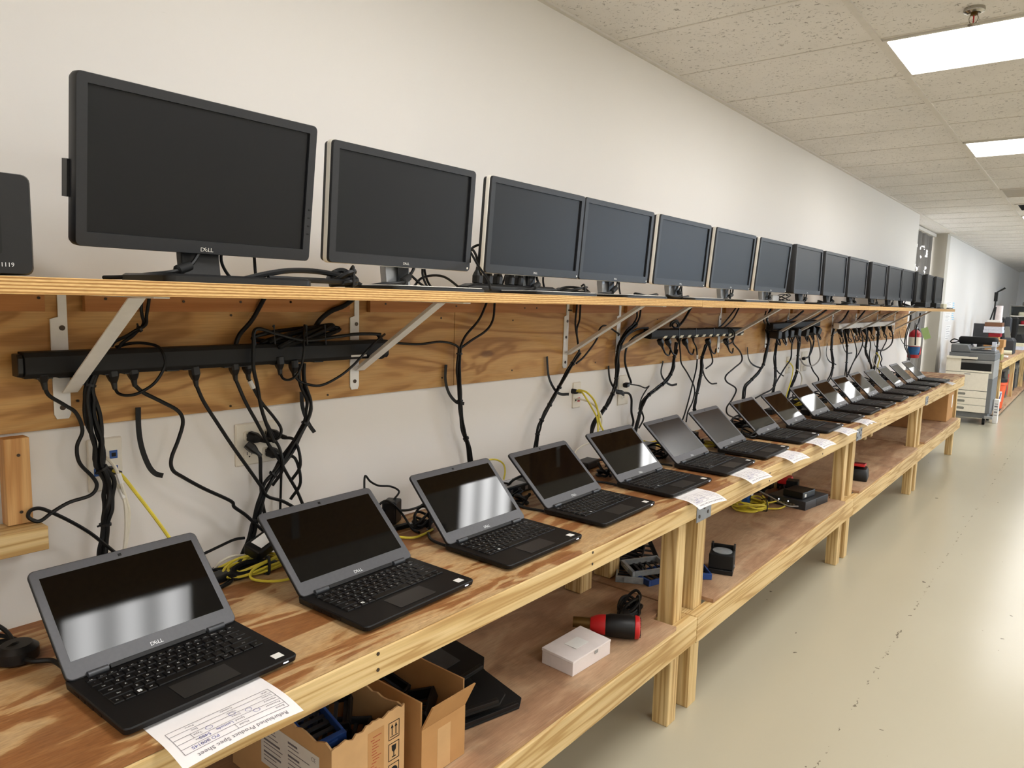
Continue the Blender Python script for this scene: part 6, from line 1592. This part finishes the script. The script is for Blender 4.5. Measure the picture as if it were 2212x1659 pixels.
# articulated lamp
def lampbuild():
    y = 12.4
    P = [at(a, b_, y=y) for a, b_ in ((2131, 713), (2149, 663), (2151, 648), (2151, 633), (2172, 622))]
    t = thing('desk_lamp', 'black articulated desk lamp reaching above the far bench\'s book pile', 'lamp', (P[0].x, y, S0))
    o0 = Vector((P[0].x, y, S0)); Q = [p - o0 for p in P]
    MB().lathe([(.08, 0), (.08, .015), (.02, .025)], n=20).build('base', 'black_plastic', t, smooth=True)
    MB().cyl((0, 0, .02), Q[0], .010, 8).build('post', 'black_plastic', t)
    MB().cyl(Q[0], Q[1], .009, 8).build('lower_arm', 'black_plastic', t)
    MB().cyl(Q[1] + Vector((.012, 0, 0)), Q[1] + Vector((-.01, 0, -.42)), .012, 8).build('support', 'black_plastic', t)
    MB().tube([Q[1], Q[2], Q[3]], .011, 8).build('upper_arm', 'black_plastic', t)
    MB().box(-.022, .022, -.02, .02, 0, .13, Matrix.Translation(Q[2] - Vector((0, 0, .02)))).build('joint_housing', 'black_plastic', t, bev=.004)
    MB().cyl(Q[3], Q[4], .009, 8, .014).build('lamp_head', 'black_plastic', t)
lampbuild()
t = thing('paper_roll', 'tall white paper roll standing at the back of the far bench', 'paper roll', (at(2156, 690, y=12.9).x, 12.9, S0))
MB().lathe([(.05, 0), (.05, .72), (.035, .72), (.035, .70)], n=20).build('roll', 'tube_white', t, smooth=True)
t = thing('speaker', 'slanted grey panel leaning by the lamp on the far bench', 'panel', (at(2138, 700, y=12.1).x, 12.1, S0))
MB().loops([[(a, b_, z_) for a, b_ in ((-.09 + sh, -.01), (.07 + sh, -.01), (.07 + sh, .02), (-.09 + sh, .02))] for z_, sh in ((.0, -.03), (.34, .05))]).build('panel', 'copier_grey', t, bev=.004)
t.name = 'leaning_panel'
for i, (x_, y_, lb) in enumerate(((.66, 13.6, 'first dark upright tool holster behind the brush pot'), (.70, 14.2, 'second dark upright tool holster behind the brush pot'), (.74, 14.9, 'third dark upright tool holster near the grey wall cabinet'))):
    t = thing('tool_case', lb, 'tool case', (x_, y_, S0), 0, 'upright tool cases')
    MB().loops([[(a, b_, z_) for a, b_ in rrect(.10 * s_, .14 * s_, .02, 3)] for z_, s_ in ((0, .8), (.25, .9), (.30, 1.1), (.52, 1.1), (.55, .6))]).build('body', 'black_matte' if i != 1 else 'dark_steel', t, smooth=True)
t = thing('brush_pot', 'round grey pot holding pale brushes on the far bench', 'pot', (.66, 12.6, S0))
MB().lathe([(.07, 0), (.085, .02), (.085, .13), (.078, .13), (.075, .02)], n=22).build('pot', 'cabinet_grey', t, smooth=True)
R_ = random.Random(9)
for i in range(6):
    a = 2 * PI * i / 6
    br = thing('brush', 'one of the pale brush handles standing in the grey pot', 'brush', (.66 + .03 * math.cos(a), 12.6 + .03 * math.sin(a), S0 + .022), 0, 'brushes in the pot')
    MB().tube([(0, 0, 0), (.03 * math.cos(a), .03 * math.sin(a), .16), (.05 * math.cos(a), .05 * math.sin(a), .26 + R_.uniform(0, .06))], .008, 7, radii=[.006, .009, .013]).build('handle', 'cream_plastic', br, smooth=True)
t = thing('parcel_tube', 'short cream roll lying by the brush pot', 'roll', (.80, 12.9, S0 + .034), .2)
MB().cyl((-.09, 0, 0), (.09, 0, 0), .033, 16).build('roll', 'cream_plastic', t, smooth=True)
t = thing('computer_tower', 'dark grey slanted computer case standing on the far bench past the cartons', 'computer', (.80, 13.3, S0))
MB().loops([[(a, b_, z_) for a, b_ in ((-.08, -.2), (.09, -.2), (.09, .2), (-.08, .2))] for z_ in (0, .20)] + [[(a, b_, .24) for a, b_ in ((-.05, -.17), (.06, -.17), (.06, .17), (-.05, .17))]]).build('case', 'dark_steel', t, bev=.006)
t = thing('display_easel', 'pale slanted board standing behind the dark computer case', 'board', (.76, 13.9, S0))
MB().loops([[(a, b_, z_) for a, b_ in ((-.06 - sh, -.012), (.02 - sh, -.012), (.02 - sh, .012), (-.06 - sh, .012))] for z_, sh in ((0, -.05), (.40, .03))]).build('board', 'cabinet_grey', t, bev=.003)
t = thing('cloth_bag', 'dark blue-black bag slumped at the far end of the far bench', 'bag', (.80, 15.6, S0))
MB().loops([[(a, b_, z_) for a, b_ in rrect(.28 * s_, .4 * s_, .08, 4)] for z_, s_ in ((0, .9), (.05, 1), (.16, .9), (.24, .55))]).build('body', 'black_matte', t, smooth=True)
pile(.80, 14.9, [('book', 'lower pale paper stack near the bag on the far bench', 'book', .22, .3, .06, 'book_white', 'far paper stacks'), ('book', 'upper pale paper stack near the bag on the far bench', 'book', .21, .28, .05, 'cream_plastic', 'far paper stacks')])
pile(.84, 12.2, [('book', 'flat white sheet stack at the far bench\'s front edge', 'book', .12, .2, .02, 'label_white', 'far paper stacks')])
# below the far bench
t = thing('bucket', 'orange plastic bucket with a striped label under the far bench', 'bucket', (.80, 11.95 - .1, .071))
MB().lathe([(.12, 0), (.15, .32), (.16, .33), (.16, .36), (.148, .36), (.118, .01)], n=28).build('body', 'bucket_orange', t, smooth=True)
MB().lathe([(.155, .362), (.155, .40), (.10, .41)], n=24).build('lid', 'black_matte', t, smooth=True)
l_ = MB().box(-.06, .06, -.0, .001, 0, .14).build('label', 'label_white', t); l_.location = (.06, -.142, .10); l_.rotation_euler = (0, 0, .4)
s_ = MB()
for k in range(4): s_.prism([(-.055 + k * .027, .02), (-.043 + k * .027, .02), (-.025 + k * .027, .12), (-.037 + k * .027, .12)], 'y', -.0008, -.0002)
s_.build('stripes', 'ink_blue', l_)
t = thing('shipping_carton', 'slim white labelled box standing beside the copier\'s caster', 'box', (.945, 10.75, 0))
MB().box(-.02, .03, -.05, .05, .001, .30).build('body', 'label_white', t, bev=.002)
k_ = MB()
for i in range(5): k_.box(-.012, .022, -.0508, -.0502, .10 + i * .035, .108 + i * .035 + .006 * (i % 2))
k_.build('print', 'ink_grey', t)
t = thing('floor_tray', 'flat dark tray at the front edge of the far bench\'s lower shelf', 'tray', (.84, 11.6, .071))
MB().box(-.10, .09, -.12, .05, 0, .018).build('tray', 'dark_steel', t, bev=.003)
R_ = random.Random(12)
DN = ['first', 'second', 'third', 'fourth', 'fifth', 'sixth', 'seventh', 'eighth', 'ninth', 'tenth']
for i in range(9):
    y = 12.25 + i * .62; m_ = ['copier_grey', 'dark_steel', 'cabinet_grey'][i % 3]
    if abs((y - 13.6) % 2) < .12: y += .2
    t = thing('computer_tower', '%s desktop computer case standing under the far bench' % DN[i], 'computer', (.74, y, .071), 0, 'computers under the far bench')
    MB().box(-.22, .10, -.085, .085, .001, .42 + R_.uniform(-.06, .05)).build('case', m_, t, bev=.004)
    MB().box(.1003, .104, -.075, .075, .03, .36).build('front_panel', 'red_plastic' if i == 2 else 'black_plastic', t, bev=.003)
    MB().box(.1043, .1055, -.05, .05, .28, .30).build('drive_slot', 'copier_mid', t)
# wall cabinet at the far end
c = at(2184, 700, x=.05); 
t = thing('wall_cabinet', 'grey open-fronted storage cabinet standing on the far bench end', 'cabinet', (.84, 17.2, S0))
hz = at(2190, 660, y=17.2).z - S0
cb = MB(); cb.box(-.35, -.33, -.25, .25, .0, hz).box(-.33, .45, .235, .25, 0, hz).box(.43, .45, -.25, .235, 0, hz).box(-.33, .43, -.25, .235, hz - .02, hz).box(-.33, .43, -.25, .235, .0, .02)
cb.build('carcass', 'cabinet_grey', t)
for z_ in (hz * .5, hz * .72): MB().box(-.329, .429, -.25, .234, z_, z_ + .018).build('shelf', 'ivory_plastic', t)
for i, (x_, z_, m_, lb) in enumerate(((-.15, hz * .72 + .019, 'cream_plastic', 'cream tin on the cabinet\'s upper shelf'), (.05, hz * .72 + .019, 'red_plastic', 'red tin on the cabinet\'s upper shelf'), (-.10, hz * .5 + .019, 'book_red', 'dark red parcel on the cabinet\'s middle shelf'), (.12, hz * .5 + .019, 'cardboard_light', 'tan parcel on the cabinet\'s middle shelf'), (-.1, hz + .001, 'cabinet_grey', 'grey parcel lying on top of the wall cabinet'), (.14, hz + .001, 'red_plastic', 'red bag lying on top of the wall cabinet'))):
    u = thing('storage_tin', lb, 'container', (.84 + x_, 17.15, S0 + z_), 0, 'things in the cabinet')
    MB().loops([[(a, b_, q_) for a, b_ in rrect(.13 * s_, .18 * s_, .03, 3)] for q_, s_ in ((0, .95), (.02, 1), (.05, 1), (.07, .9))]).build('body', m_, u, smooth=True)

plan_end()
plan_apply()
# ------------------------------------------------------------------ world, view
w = bpy.data.worlds.new('world'); bpy.context.scene.world = w; w.use_nodes = True
w.node_tree.nodes['Background'].inputs[0].default_value = (.9, .92, 1, 1)
w.node_tree.nodes['Background'].inputs[1].default_value = .02
sc_ = bpy.context.scene
sc_.view_settings.view_transform = 'Standard'
try: sc_.view_settings.look = 'None'
except Exception: pass
sc_.view_settings.gamma = 1.0; sc_.view_settings.use_curve_mapping = False
sc_.view_settings.exposure = 0.05
